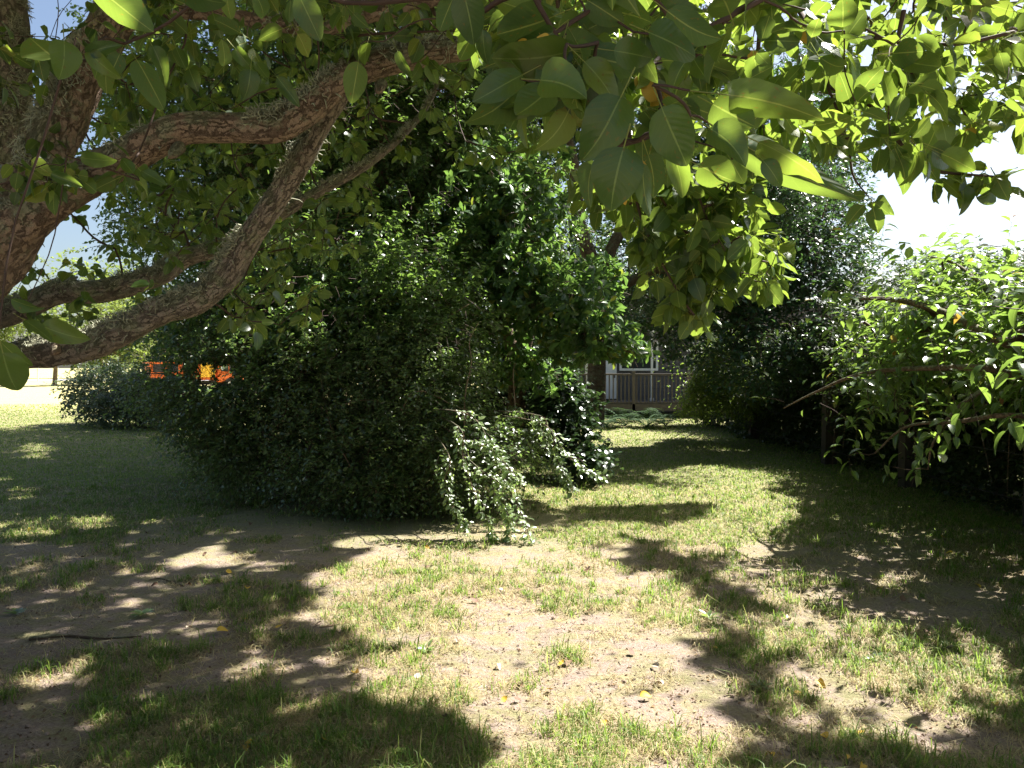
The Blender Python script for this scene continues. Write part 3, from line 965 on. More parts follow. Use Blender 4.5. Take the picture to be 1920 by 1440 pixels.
for x0, x1, z0, z1 in ((-.35, 1.0, 1.5, 2.55), (2.2, 3.6, 1.5, 2.55)):
    f = Box()
    f.box((x0, -.02, z0), (x0 + .08, .018, z1)).box((x1 - .08, -.02, z0), (x1, .018, z1)).box((x0 + .082, -.02, z0), (x1 - .082, .018, z0 + .08)).box((x0 + .082, -.02, z1 - .08), (x1 - .082, .018, z1))
    w = f.build('window', white_m, house)
    Box().box((x0 + .08, -.004, z0 + .08), (x1 - .08, .006, z1 - .08)).build('pane', glass_m, w)
Box().box((-1.55, -1.2, .55), (-1.05, .015, 2.1)).build('white_panel', white_m, house)
d = Box().box((-.95, -.012, .52), (-.45, .016, 2.1)).build('door', white_m, house)
Box().box((-.54, -.05, 1.25), (-.5, -.015, 1.35)).build('handle', roof_m, d)

deck = thing('deck', 'raised wooden deck with slatted railing in front of the house', 'deck', (HX, HY - 2.2, 0))
for i in range(14):
    Box().box((-1.9 + i * .36, -.0, .44), (-1.9 + i * .36 + .345, 2.0, .48 + .004 * (i % 2))).build('plank', wood_m, deck)
Box().box((-1.95, -.06, .22), (3.2, -.02, .44)).build('fascia', wood_m, deck)
for i in range(36):
    xx = -1.88 + i * .126
    Box().box((xx, -.018, .5), (xx + .038, .02, 1.36)).build('baluster', wood_m, deck, .004)
Box().box((-1.95, -.05, 1.362), (3.2, .05, 1.42)).build('handrail', wood_m, deck, .01)
Box().box((-1.93, -.012, .455), (3.2, .03, .498)).build('bottom_rail', wood_m, deck)
for xx in (-2.05, -.25, 1.5, 3.2):
    Box().box((xx, -.06, 0), (xx + .1, .06, 1.5)).build('post', wood_m, deck, .006)
awn = thing('porch_post', 'slim white porch post rising above the deck railing', 'post', (HX + .62, HY - .9, .48))
Box().box((-.035, -.035, 0), (.035, .035, 2.3)).build('shaft', white_m, awn, .005)
Box().box((-.06, -.06, 2.301), (.06, .06, 2.38)).build('capital', white_m, awn, .005)
Box().box((-.06, -.06, .0), (-.036, .06, .1)).box((.036, -.06, .0), (.06, .06, .1)).build('plinth', white_m, awn)

# ferns below the deck
for i, (u_, lab) in enumerate(((1135, 'fern at the left end of the deck, nearest the ivy'), (1172, 'fern with arching fronds under the middle of the deck railing'), (1212, 'dark fern below the deck railing left of the bright shrub'),
                              (1248, 'low fern half hidden by the bright small-leaved shrub'))):
    c = on_ground(u_, 803 - (i % 2) * 3)
    root = thing('fern', lab, 'fern', tuple(c), 0, 'ferns along the foot of the deck')
    for k in range(18):
        a = k * 2.4 + i
        e = .35 + .6 * random.random()
        a += random.uniform(-.6, .6)
        Lf = random.uniform(.6, 1.3)
        t = np.linspace(0, 1, 16)
        hx = np.cos(a) * Lf * t * .85
        hy = np.sin(a) * Lf * t * .85
        hz = Lf * (e * 1.5 * t - e * 1.15 * t ** 2)
        R_ = np.stack([hx, hy, hz + .02], 1)
        side = np.array([-np.sin(a), np.cos(a), 0])
        P, D, N, S = [], [], [], []
        for q in range(2, 16):
            for sg in (-1, 1):
                P.append(R_[q]); D.append(side * sg + np.array([np.cos(a), np.sin(a), -.1]) * .5); N.append((0, 0, 1)); S.append(.2 * math.sin(math.pi * (q / 16) ** .7) + .03)
        parts = [leaves_mesh(leaf_template([0, .3, 1], 3, .13, 'ovate', .1, .1), np.array(P), np.array(D), np.array(N, float), np.array(S)), tube(R_, np.linspace(.006, .002, 16), 3)]
        o = link('frond', tri_mesh('frond', *merge(parts), M['fern']), root)

#@@FAR
# ------------------------------------------------------------------ far left: trees across the road, wire fence, orange vehicle
def far_tree(label, u_, d, h, rad, mat='far', nl=2600, leaf=.32, trunk_r=.2, lift=.25, name='broadleaf_tree'):
    bx = (u_ - 960) / FPX * d
    base = np.array([bx, d, 0])
    ells = []
    for k in range(7):
        a = k * 2.4
        rr = rad * (.25 + .45 * random.random())
        ells.append((base + np.array([math.cos(a) * rr, math.sin(a) * rr, h * random.uniform(lift + .12, .85)]), np.array([rad * .55, rad * .55, h * .2]) * random.uniform(.8, 1.25)))
    tr = [([base - np.array([0, 0, .1]), base + np.array([.1, 0, h * .3]), base + np.array([-.1, .1, h * .75])], [trunk_r, trunk_r * .7, trunk_r * .2])]
    for k in range(4):
        e = ells[k][0]
        tr.append(([base + np.array([.05, 0, h * .25]), (base + np.array([0, 0, h * .4]) + e) / 2, e], [trunk_r * .5, trunk_r * .35, trunk_r * .12]))
    return leafy(name, label, 'tree', base, tr, ells, nl // 6, 6, leaf * 2.0, leaf, M[mat], None, KITE, 0, .2, .2, .4, n_wood=60, cull=False, twig_r=.02, group='trees far behind the garden', seg=8)

for a in (('pale green tree with a dark bare trunk beyond the sunny field', 102, 68, 7.5, 3.2), ('rounded yellow-green tree to the right of the bare-trunked tree', 215, 72, 8.0, 3.8),
          ('tall airy tree at the left edge of the view beyond the road', -20, 112, 15, 6), ('light green tree beyond the road with sky above it', 190, 116, 19, 6.5), ('bushy tree above the orange vehicle', 310, 80, 9.5, 4.5)):
    far_tree(*a, leaf=.42 if a[2] < 90 else .7, nl=3600, lift=.2)
for a in (('dark tree behind the house, left of its roof', 1010, 38, 9, 3.5), ('dark tree rising over the house roof', 1180, 44, 12, 4.2), ('dark tree behind the house at its right corner', 1330, 42, 10, 4), ('tall dark tree farthest right behind the hedge', 1500, 46, 7, 4),
          ('dark tree glimpsed through the middle of the thicket', 800, 42, 11, 4.5), ('dark tree behind the left edge of the thicket', 560, 46, 10, 5)):
    far_tree(*a, mat='fardark', leaf=.36, nl=3600, lift=.0)

wire = thing('wire_fence', 'pale wire fence on thin posts along the far road', 'fence', (0, 0, 0))
post_m = plain_mat('pale_fence_post', (0.55, 0.54, 0.52), .7, .15, 5)
for i in range(26):
    X = -66 + i * 2.4
    V, F, U = tube(np.array([(X, 92, 0), (X, 92, .7), (X + .02, 91.9, 1.35), (X + .2, 91.7, 1.55)]), [.06, .06, .055, .045], 6)
    link('post', tri_mesh('post', V, F, U, post_m), wire)
for z in (.25, .6, .95, 1.3):
    V, F, U = tube(np.array([(-67, 91.93, z), (-40, 91.93, z + .01), (-5, 91.93, z)]), .014, 4)
    link('wire', tri_mesh('wire', V, F, U, post_m), wire)

orange_m = plain_mat('orange_paint', (0.60, 0.12, 0.02), .45, .1, 2, .5, 0, 0)
yellow_m = plain_mat('yellow_paint', (0.70, 0.40, 0.03), .45, .1, 2, .5, 0, 0)
black_m = plain_mat('black_rubber', (0.02, 0.02, 0.02), .8, .2, 5)
veh = thing('truck', 'orange truck with a yellow panel half hidden behind the leaves', 'truck', (-22.2, 54, 0), math.radians(38))
Box().box((-3.1, -1.0, .75), (1.2, -.95, 2.0)).box((-3.1, .95, .75), (1.2, 1.0, 2.0)).box((-3.1, -.948, .75), (1.2, .948, .9)).box((-3.1, -.948, .902), (-3.04, .948, 2.0)).build('cargo_body', orange_m, veh)
for i in range(3):
    Box().box((-2.9 + i * .95, -1.02, 1.3), (-2.25 + i * .95, -1.002, 1.85)).build('window', black_m, veh)
Box().box((.15, -1.04, .95), (1.15, -1.003, 2.15)).build('yellow_panel', yellow_m, veh)
cabp = Box().prism([(1.3, .6), (3.1, .6), (3.15, 1.25), (2.75, 2.25), (1.3, 2.3)], -.98, .98).build('cab', orange_m, veh, .05)
Box().box((1.55, -1.0, 1.35), (2.55, -.983, 2.08)).build('side_window', glass_m, veh)
Box().box((2.05, -1.012, 1.34), (2.11, -1.001, 2.1)).build('window_pillar', orange_m, veh)
Box().box((-3.0, -.6, .5), (3.0, .6, .68)).build('chassis', black_m, veh)
Box().box((3.1, -.95, .45), (3.25, .95, .72)).build('bumper', white_m, veh, .02)
for wx in (-2.1, 2.2):
    for wy in (-.9, .9):
        t_ = Box().disc((wx, wy, .45), .45, .26, 20).build('wheel', black_m, veh, .03)
        Box().disc((wx, wy * 1.1, .45), .22, .12, 14).build('rim', post_m, t_, .01)

#@@PLANTS
# ------------------------------------------------------------------ right side: fence and hedge
fen = thing('post_fence', 'dark wooden post and wire fence running along the hedge on the right', 'fence', (0, 0, 0))
dark_wood = plain_mat('dark_old_wood', (0.05, 0.038, 0.03), .9, .4, 10)
for Y in (7.6, 10.2, 12.9, 17.2, 21.7):
    X = 5.2 + .02 * (Y - 8)
    Box().box((X - .1, Y - .09, 0), (X + .1, Y + .09, 1.45 + .05 * math.sin(Y * 3)), (.02, .01)).build('post', dark_wood, fen, .012)
for z in (.3, .75, 1.2):
    V, F, U = tube(np.array([(5.03, 4.0, z), (5.06, 12, z - .02), (5.3, 22, z)]), .006, 4)
    link('wire', tri_mesh('wire', V, F, U, black_m), fen)

def box_ells(x0, x1, y0, y1, z0, z1, n, r):
    return [(np.array([random.uniform(x0, x1), y0 + (y1 - y0) * (i + .5) / n, random.uniform(z0, z1)]), np.array(r) * random.uniform(.8, 1.2)) for i in range(n)]
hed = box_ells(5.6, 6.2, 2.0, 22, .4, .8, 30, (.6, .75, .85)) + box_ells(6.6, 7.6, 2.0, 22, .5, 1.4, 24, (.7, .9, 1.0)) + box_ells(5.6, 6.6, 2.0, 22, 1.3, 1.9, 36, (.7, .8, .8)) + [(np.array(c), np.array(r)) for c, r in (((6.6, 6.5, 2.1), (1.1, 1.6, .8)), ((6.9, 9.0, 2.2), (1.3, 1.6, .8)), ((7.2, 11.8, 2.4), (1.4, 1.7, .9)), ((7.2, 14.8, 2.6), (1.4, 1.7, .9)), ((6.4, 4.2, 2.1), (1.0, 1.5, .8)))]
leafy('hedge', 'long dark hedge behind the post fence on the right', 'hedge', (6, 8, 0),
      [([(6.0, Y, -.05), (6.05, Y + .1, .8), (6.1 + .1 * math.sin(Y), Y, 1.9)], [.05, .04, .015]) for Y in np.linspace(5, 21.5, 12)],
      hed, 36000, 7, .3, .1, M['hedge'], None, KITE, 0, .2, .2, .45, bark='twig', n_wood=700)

# cherry-like tree leaning over the fence
cher_ells = [ell(1640, 505, 8.0, 110, 20, .9), ell(1820, 480, 7.4, 90, 16, .8), ell(1560, 570, 8.4, 90, 24, .8), ell(1720, 560, 7.0, 130, 26, .9), ell(1880, 560, 5.2, 110, 26, .7), ell(1580, 645, 8.2, 70, 24, .7), ell(1760, 640, 6.2, 120, 26, .7),
             ell(1900, 650, 4.4, 90, 26, .6), ell(1520, 755, 8.9, 70, 16, .5), ell(1650, 715, 7.4, 110, 26, .7), ell(1800, 730, 5.6, 110, 26, .6), ell(1910, 770, 4.4, 60, 22, .4), ell(1620, 780, 7.2, 110, 24, .6), ell(1750, 800, 6.0, 80, 26, .5), ell(1600, 850, 7.2, 70, 16, .4),
             ell(1720, 860, 6.2, 60, 22, .35), ell(1560, 890, 7.6, 50, 10, .3), ell(2080, 600, 5.0, 130, 90, .8), ell(1700, 600, 9.2, 200, 80, .6)]
cher_core = [(np.array(c), np.array(r)) for c, r in (((4.4, 5.6, 1.95), (.7, .9, .55)), ((4.5, 7.2, 2.0), (.8, .9, .6)), ((4.7, 8.8, 2.1), (.8, .9, .6)), ((4.9, 10.4, 2.1), (.8, .9, .6)), ((5.0, 4.4, 2.0), (.7, .8, .6)))]
def cher_keep(A):
    u_, v_, d_ = project(A)
    return (v_ < np.interp(u_, [1430, 1500, 1540, 1600, 1680, 1760, 1800, 1860, 1920], [775, 800, 850, 895, 900, 895, 850, 800, 815])) | (u_ > 1990)
ctr = [([(5.75, 6.6, -.05), (5.6, 6.7, .8), (5.2, 6.8, 1.7), (4.6, 6.9, 2.35)], [.09, .08, .065, .03]),
       ([(5.3, 6.8, 1.5), at(1880, 640, 6.2), at(1780, 590, 6.8), at(1680, 562, 7.3), at(1590, 560, 8.0)], [.05, .042, .034, .026, .012]),
       ([(5.45, 6.75, 1.2), at(1900, 700, 6.0), at(1760, 690, 6.6), at(1620, 700, 7.4), at(1530, 735, 8.2), at(1470, 765, 8.8)], [.04, .03, .024, .018, .012, .006]),
       ([(5.5, 6.7, 1.0), at(1920, 780, 5.8), at(1800, 790, 6.2), at(1700, 800, 6.6), at(1640, 850, 6.9)], [.03, .022, .018, .012, .006]),
       ([(5.3, 6.8, 1.55), at(1900, 580, 6.4), at(1800, 500, 7.2), at(1740, 480, 7.6)], [.035, .025, .015, .008]),
       ([at(1900, 700, 6.0), at(1800, 760, 5.9), at(1750, 830, 6.0), at(1740, 880, 6.1)], [.02, .014, .009, .005])]
leafy('cherry_tree', 'spreading sunlit cherry tree leaning over the fence on the right', 'tree', (5.7, 6.6, 0), ctr, cher_ells + cher_core, 1900, 8, .5, .135, M['cherry'], CHERRY, CHERRY_LOW, N_LEAF_PARTS,
      .25, .3, .5, bark='bark_smooth', twig='twig', n_wood=420, upn=2.4, spread=1.0, keepfn=cher_keep, dens=[1] * 8 + [2.5] + [1] * 5 + [2, 1, 1.5, 1, 1] + [5] * 5, twig_r=.0035)
# hanging bare stems under it
for k, line in enumerate(([(1500, 775, 8.6), (1492, 800, 8.6), (1500, 830, 8.55), (1512, 845, 8.55)], [(1541, 795, 8.4), (1540, 820, 8.4), (1543, 848, 8.4)])):
    pass

def gap(*wins):
    def f(A):
        u_, v_, d_ = project(A)
        ok = np.ones(len(A), bool)
        for u0, u1, v0, v1, p in wins:
            ok &= ~((u_ > u0) & (u_ < u1) & (v_ > v0) & (v_ < v1) & (rng.random(len(A)) < p))
        return ok
    return f
TRUCK_GAP = gap((280, 306, 678, 712, 1), (321, 345, 680, 702, .9), (374, 400, 680, 722, 1), (404, 438, 682, 720, .9))
DECK_GAP = gap((1120, 1245, 690, 765, .97), (1180, 1245, 650, 690, .6))
# ------------------------------------------------------------------ middle: evergreen, pale shrub, broad glossy tree, thicket
ever = [ell(1400, 470, 15, 150, 120, 1.6), ell(1330, 600, 14.5, 110, 90, 1.2), ell(1470, 600, 14, 90, 110, 1.2), ell(1480, 420, 16, 140, 90, 1.5), ell(1300, 380, 16.5, 140, 120, 1.5), ell(1420, 690, 14, 90, 45, .9),
        ell(1540, 480, 15, 90, 90, 1.2), ell(1220, 200, 17, 190, 160, 1.8), ell(1480, 250, 17, 170, 140, 1.8), ell(1000, 180, 17, 150, 150, 1.6), ell(1180, 600, 16, 90, 50, .9), ell(1160, 480, 19, 120, 120, 1), ell(1260, 560, 18, 120, 90, 1), ell(1050, 560, 18, 100, 120, 1), ell(1500, 330, 13.5, 90, 80, .9), ell(1420, 390, 13.5, 90, 70, .9), ell(1540, 420, 12.5, 60, 70, .8)]
etr = [([at(1115, 800, 15.5), at(1120, 650, 15.5), at(1125, 540, 15.4), at(1085, 420, 15.3), at(1080, 330, 15.3), at(1050, 200, 15.5)], [.2, .18, .16, .14, .12, .07]),
       ([at(1122, 560, 15.4), at(1145, 470, 15.4), at(1180, 410, 15.5), at(1250, 300, 16)], [.13, .12, .11, .06]),
       ([at(1120, 570, 15.4), at(1170, 535, 15.5), at(1230, 505, 15.5), at(1330, 470, 15.4), at(1430, 470, 15)], [.11, .1, .09, .07, .03]),
       ([at(1230, 505, 15.5), at(1320, 560, 15), at(1400, 600, 14.5)], [.06, .05, .03])]
leafy('evergreen_tree', 'tall dark evergreen tree with forked bare trunks left of the fence', 'tree', (1.7, 15.5, 0), etr, ever, 17000, 7, .34, .105, M['evergreen'], OBO_HI, KITE8, 0, .15, .15, .36, keepfn=DECK_GAP, n_wood=420, twig_r=.006)

pale = [ell(1285, 690, 16.9, 42, 60, .6), ell(1262, 655, 17.4, 30, 40, .5), ell(1330, 700, 17, 85, 70, .9), ell(1290, 740, 16.8, 45, 35, .6), ell(1400, 730, 16.5, 60, 40, .8), ell(1350, 650, 17.2, 60, 40, .8)]
pb = on_ground(1345, 802)
leafy('pale_shrub', 'sunlit small-leaved shrub between the deck and the fence', 'shrub', pb, [([pb - (0, 0, .05), pb + (.05, 0, .5), at(1340, 690, 17)], [.05, .04, .02]), ([pb + (0, 0, .1), pb + (.3, 0, .6), at(1400, 720, 16.6)], [.04, .03, .015]),
      ([pb, pb + (-.3, 0, .5), at(1295, 735, 16.8)], [.04, .03, .012])], pale, 2600, 8, .3, .075, M['pale'], None, KITE8, 0, .3, .25, .4, n_wood=200, twig_r=.004)

mag = [ell(985, 440, 10.4, 110, 110, .8), ell(1060, 560, 10.0, 110, 80, .7), ell(1140, 640, 9.7, 70, 42, .5), ell(950, 550, 10.3, 90, 100, .7), ell(1090, 640, 10, 90, 45, .6), ell(1120, 520, 10.4, 60, 50, .6), ell(890, 420, 10.8, 110, 120, .8), ell(1190, 660, 9.6, 36, 22, .3), ell(960, 690, 10.6, 60, 40, .4), ell(1020, 700, 10.8, 50, 40, .4),
       ell(960, 330, 10.8, 130, 90, .8)]
mb = on_ground(965, 868)
mtr = [([mb - (0, 0, .1), at(968, 760, 11.8), at(975, 680, 11.6), at(990, 620, 11.4), at(1010, 540, 11)], [.16, .15, .13, .11, .07]),
       ([at(975, 690, 11.6), at(950, 620, 11.5), at(940, 540, 11.2), at(920, 420, 11)], [.12, .1, .08, .04]),
       ([at(992, 620, 11.4), at(1060, 600, 10.8), at(1120, 640, 10.1), at(1200, 665, 9.6)], [.07, .05, .03, .012]),
       ([at(950, 620, 11.5), at(860, 600, 11.2), at(800, 480, 11)], [.09, .07, .03])]
leafy('broadleaf_tree', 'tree with broad glossy leaves in rosettes and a brown trunk behind the thicket', 'tree', mb, mtr, mag, 2000, 9, .28, .135, M['magnolia'], OBO_HI, OBO_LOW, N_LEAF_PARTS, 0, .12, .42, whorl=True, n_wood=300, twig_r=.005, cone=1.15)

ivy = [ell(1060, 770, 11.4, 55, 70, .5), ell(1085, 830, 11, 50, 45, .45), ell(1020, 800, 11.2, 45, 60, .4), ell(1040, 720, 11.6, 40, 50, .4), ell(1110, 865, 10.6, 45, 18, .35), ell(940, 720, 12.6, 90, 80, .6), ell(880, 700, 13, 80, 100, .6), ell(1000, 690, 13, 70, 60, .5)]
ib = on_ground(1060, 880)
leafy('ivy_mound', 'dark mound of ivy at the foot of the broad-leaved tree', 'ivy', ib, [([ib - (0, 0, .05), ib + (0, .1, .6), at(1055, 760, 11.4)], [.07, .06, .03])], ivy, 3000, 6, .2, .085, M['ivy'], None, IVY, 0, .4, .3, .3, bark='twig', n_wood=150)

dens = [ell(430, 230, 11.5, 250, 190, 1.5), ell(700, 170, 11.5, 260, 250, 1.6), ell(860, 300, 11.8, 150, 170, 1.2), ell(560, 430, 11.3, 200, 120, 1.2), ell(330, 420, 11.6, 120, 100, 1.0), ell(250, 130, 12, 110, 110, 1.0),
        ell(600, -150, 12, 420, 200, 2.2), ell(1000, -50, 12.5, 250, 200, 1.8), ell(700, -450, 12.5, 480, 280, 3.0), ell(380, 590, 11.4, 120, 60, .8), ell(300, 640, 12, 70, 40, .6), ell(760, 560, 11.3, 170, 150, .9), ell(560, 640, 11.2, 200, 130, .9),
        ell(800, -800, 13, 380, 250, 3), ell(920, 60, 12, 130, 130, 1), ell(500, -300, 14, 300, 250, 2.5), ell(850, -300, 16, 350, 250, 2.5), ell(420, 640, 11.2, 110, 60, .7), ell(960, 420, 13, 120, 200, 1), ell(640, 420, 13, 300, 300, 1), ell(420, 380, 12.5, 160, 200, 1), ell(560, 480, 10.3, 200, 120, .7), ell(760, 500, 10.2, 150, 140, .7), ell(400, 560, 10.4, 120, 90, .6), ell(650, 590, 9.9, 220, 80, .6), ell(840, 620, 9.8, 90, 90, .5), ell(600, 560, 9.1, 210, 120, .4), ell(800, 570, 9.1, 120, 120, .4), ell(400, 600, 9.7, 100, 70, .4)]
db = on_ground(720, 880)
dtr = [([db - (0, 0, .1), at(735, 760, 12), at(745, 600, 12), at(720, 400, 12), at(700, 200, 12), at(690, -200, 12.3)], [.2, .19, .17, .14, .11, .05]),
       ([at(742, 640, 12), at(640, 480, 11.8), at(520, 360, 11.6), at(420, 260, 11.5)], [.1, .08, .06, .03]),
       ([at(728, 450, 12), at(820, 300, 11.9), at(900, 100, 12.1)], [.09, .07, .03]),
       ([at(742, 620, 12), at(560, 560, 11.6), at(420, 520, 11.5), at(330, 430, 11.6)], [.07, .06, .05, .02]),
       ([at(710, 330, 12), at(560, 100, 12), at(450, -100, 12)], [.08, .06, .03])]
leafy('dense_tree', 'tall dense dark tree filling the middle behind the pear limbs', 'tree', db, dtr, dens, 33000, 8, .3, .085, M['dense'], None, KITE8, 0, .3, .3, .45, keepfn=TRUCK_GAP, n_wood=900, twig_r=.005,
      dens=[3, 3, 2.5, 2.5, 2.5, 2, .5, .7, .35, 1.8, 1.5, 2, 1.8, .35, 2.5, .5, .5, 1.8, 1.6, 1.6, 1.6, 3, 3, 3, 3, 3, 3.2, 3.2, 3])
tall = [(np.array(c, float), np.array(r, float)) for c, r in (((-2.2, 17.5, 7.5), (2.4, 2.6, 2.2)), ((-6.2, 21.5, 8.0), (2.6, 3.0, 2.0)), ((.8, 16, 9.0), (2.5, 2.5, 2.2)), ((-4.2, 19, 6.2), (2.6, 2.6, 1.8)), ((-3.0, 15, 9.5), (2.4, 2.2, 2.0)), ((-1, 19, 11.5), (3, 3, 1.8)), ((-6.6, 22, 5.0), (1.6, 2.5, 1.2)))]  # added tree, its crown placed to shade the left lawn
leafy('tall_tree', 'tall dark tree added behind the dense tree, shading the lawn', 'tree', (-2, 19, 0), [([np.array((-2.2, 19, -.1)), np.array((-2.3, 19, 3)), np.array((-2.2, 18.8, 7)), np.array((-2, 18.8, 11))], [.28, .24, .16, .05]),
      ([np.array((-2.3, 19, 3)), np.array((-4, 20, 5)), np.array((-6.2, 21.5, 7.5))], [.14, .1, .04]), ([np.array((-2.2, 19, 4)), np.array((-.6, 17.6, 6.5)), np.array((.8, 16, 9))], [.13, .09, .03])],
      tall, 12500, 7, .5, .15, M['dense'], None, KITE, 0, .3, .3, .5, n_wood=500, twig_r=.007)

thk = [ell(470, 720, 9.4, 140, 110, .7), ell(640, 710, 9.2, 150, 110, .8), ell(540, 610, 9.7, 60, 90, .4), ell(700, 560, 9.7, 70, 90, .4), ell(830, 650, 9.2, 50, 110, .4), ell(610, 500, 9.9, 50, 80, .4), ell(350, 640, 10.3, 90, 40, .4), ell(280, 700, 10.8, 70, 26, .4), ell(450, 560, 10, 70, 50, .4), ell(790, 740, 8.9, 120, 140, .7), ell(690, 850, 8.6, 200, 95, .6), ell(450, 850, 9.2, 90, 60, .5), ell(870, 840, 8.4, 90, 80, .5),
       ell(360, 720, 10, 80, 50, .5), ell(960, 830, 8.8, 70, 50, .4), ell(720, 920, 8.3, 130, 40, .4), ell(390, 780, 9.6, 70, 50, .5), ell(600, 780, 9.6, 240, 150, .6), ell(300, 745, 10, 60, 28, .4)]
tb = on_ground(690, 945)
ttr = []
for k in range(16):
    a = k * 2.4
    b0 = tb + np.array([math.cos(a) * .75, math.sin(a) * .35 + .3, -.03])
    top = thk[k % len(thk)][0]
    ttr.append(([b0, b0 * .6 + top * .4 + np.array([0, 0, .35]), b0 * .2 + top * .8 + np.array([0, -.1, .25]), top], [.03, .024, .016, .006]))
# sunny drooping sprays
xP, xD, xN, xS, xT = [], [], [], [], []
for line in SPRAY_LINES:
    pts = np.array([at(*p) for p in line])
    ttr.append((np.vstack([[tb + (.5, .4, 1.1)], pts]), [.006, .006, .0055, .0045, .003, .002]))
    c = catmull(pts, 26)
    n = len(c) * 2
    A = np.repeat(c, 2, 0) + rng.normal(0, .012, (n, 3))
    D = np.repeat(np.gradient(c, axis=0), 2, 0)
    D = unit(D) * .7 + rng.normal(0, .45, (n, 3)) + np.array([.1, -.2, .1])
    P, Dd, Nn, S, T = sprays(A, D, 4, .10, .062, .4, .3, 1.0, 1.0)
    Nn = unit(Nn * .45 + unit(SUN + np.array([.05, -1, .1])) * .75)  # normals turned between sun and camera to give the sprays glints
    xP.append(P); xD.append(Dd); xN.append(Nn); xS.append(S); xT.append(T)
extra = [np.concatenate(q) for q in (xP, xD, xN, xS, xT)]
kx = rng.random(len(extra[0])) < .72 + .28 * (fbm(extra[0][:, 0] * 9 + 70, extra[0][:, 2] * 9 + 70, 55, 2) > .52)
extra = [q[kx] for q in extra[:4]] + [extra[4]]
extra[3] = extra[3] * rng.uniform(.75, 1.35, len(extra[3]))
spray_root = leafy('thicket', 'wide tangled thicket of small-leaved shrub with sunlit drooping sprays', 'shrub', tb, ttr, thk, 15000, 8, .34, .058, M['thicket'], None, KITE8, 0, keepfn=TRUCK_GAP, droop=.4, leafdown=.25, shell=.42, bark='bark_smooth', twig='twig', n_wood=900, twig_r=.003, seg=5)
P, D, N, S, T = extra
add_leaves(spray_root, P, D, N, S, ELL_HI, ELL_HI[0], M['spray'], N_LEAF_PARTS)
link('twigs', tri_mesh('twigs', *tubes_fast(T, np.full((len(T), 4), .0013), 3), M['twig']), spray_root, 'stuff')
# bare arching shoots in front of the thicket
for line in ([(870, 820, 8.3), (872, 740, 8.4), (884, 680, 8.5), (880, 640, 8.6), (897, 605, 8.7)], [(968, 790, 9), (964, 740, 9.1), (962, 700, 9.1), (966, 680, 9.1)], [(752, 770, 8.4), (770, 740, 8.4), (800, 735, 8.4), (850, 760, 8.3), (880, 770, 8.2)],
             [(640, 760, 8.5), (680, 750, 8.5), (740, 755, 8.5)], [(795, 620, 8.9), (830, 600, 8.9), (880, 570, 9)], [(520, 800, 8.9), (560, 720, 9), (570, 640, 9.1)], [(700, 960, 8.1), (712, 900, 8.2), (760, 850, 8.3)], [(660, 880, 8.3), (620, 800, 8.5), (600, 700, 8.7)]):
    pts = np.array([at(*p) for p in line])
    V, F, U = tube(catmull(pts, 14), np.linspace(.009, .003, 14), 5, .15)
    link('shoot', tri_mesh('shoot', V, F, U, M['twig_pale']), spray_root)

gs = [ell(200, 730, 22, 70, 35, 1.1), ell(280, 745, 21, 70, 35, 1), ell(330, 752, 20, 70, 22, 1), ell(240, 765, 20.5, 100, 18, .8)]
gb = on_ground(250, 790)
leafy('grey_shrub', 'low spreading grey-green shrub on the lawn left of the thicket', 'shrub', gb, [([gb - (0, 0, .05), gb + (.2, 0, .4), at(280, 745, 21)], [.06, .05, .02]), ([gb, gb + (-.5, .2, .4), at(200, 730, 22)], [.05, .04, .015])], gs, 2000, 7, .4, .13, M['greyshrub'], None, KITE8, 0, .1, .1, .4,
      n_wood=200, twig_r=.006, cull=False, keepfn=TRUCK_GAP)
# near-black stump under the sprays
st = on_ground(963, 850)
stump = tag(link('stump', tri_mesh('stump', *tube(np.array([st + (0, 0, z) for z in (-.05, .1, .25, .36)]), [.13, .115, .1, .09], 14, .3), plain_mat('near_black_wood', (0.02, 0.018, 0.016), .9, .4, 15)), None), 'short black stump behind the sunlit drooping sprays', 'stump')

#@@PEAR
# ------------------------------------------------------------------ the pear tree over the camera
pear = thing('pear_tree', 'old pear tree with lichen-covered limbs and large leaves overhead', 'tree')
def limb(px, rad, mat, seg=40, rough=.34, n=None):
    pts = np.array([p if len(p) == 3 and not isinstance(p, tuple) else at(*p) for p in px])
    n = n or len(pts) * 14
    P = catmull(pts, n)
    R = np.interp(np.linspace(0, 1, n), np.linspace(0, 1, len(rad)), rad) * .9
    V, F, U = tube(P, R, seg, rough, len(LIMBS) * 7 + 3)
    U[:, 0] *= max(1, round(float(np.mean(R)) * 6.283 / .2))
    link('limb', tri_mesh('limb', V, F, U, M[mat]), pear)
    LIMBS.append((P, R))
LIMBS = []
TR = [np.array([-3.15, 3.2, -.1]), np.array([-3.1, 3.2, .6]), np.array([-2.95, 3.25, 1.35])]
P = catmull(np.array(TR + [np.array([-2.85, 3.3, 1.75])]), 24)
V, F, U = tube(P, np.linspace(.30, .21, 24), 32, .2, 3)
U[:, 0] *= 8
link('trunk', tri_mesh('trunk', V, F, U, M['bark_pear']), pear)
limb([(-250, 640, 3.3), (-110, 560, 3.3), (0, 460, 3.3), (60, 360, 3.32), (105, 250, 3.36), (150, 150, 3.4), (205, 50, 3.45), (290, -90, 3.6), (420, -260, 3.9)], [.19, .17, .14, .118, .108, .10, .10, .085, .06], 'bark_pear')
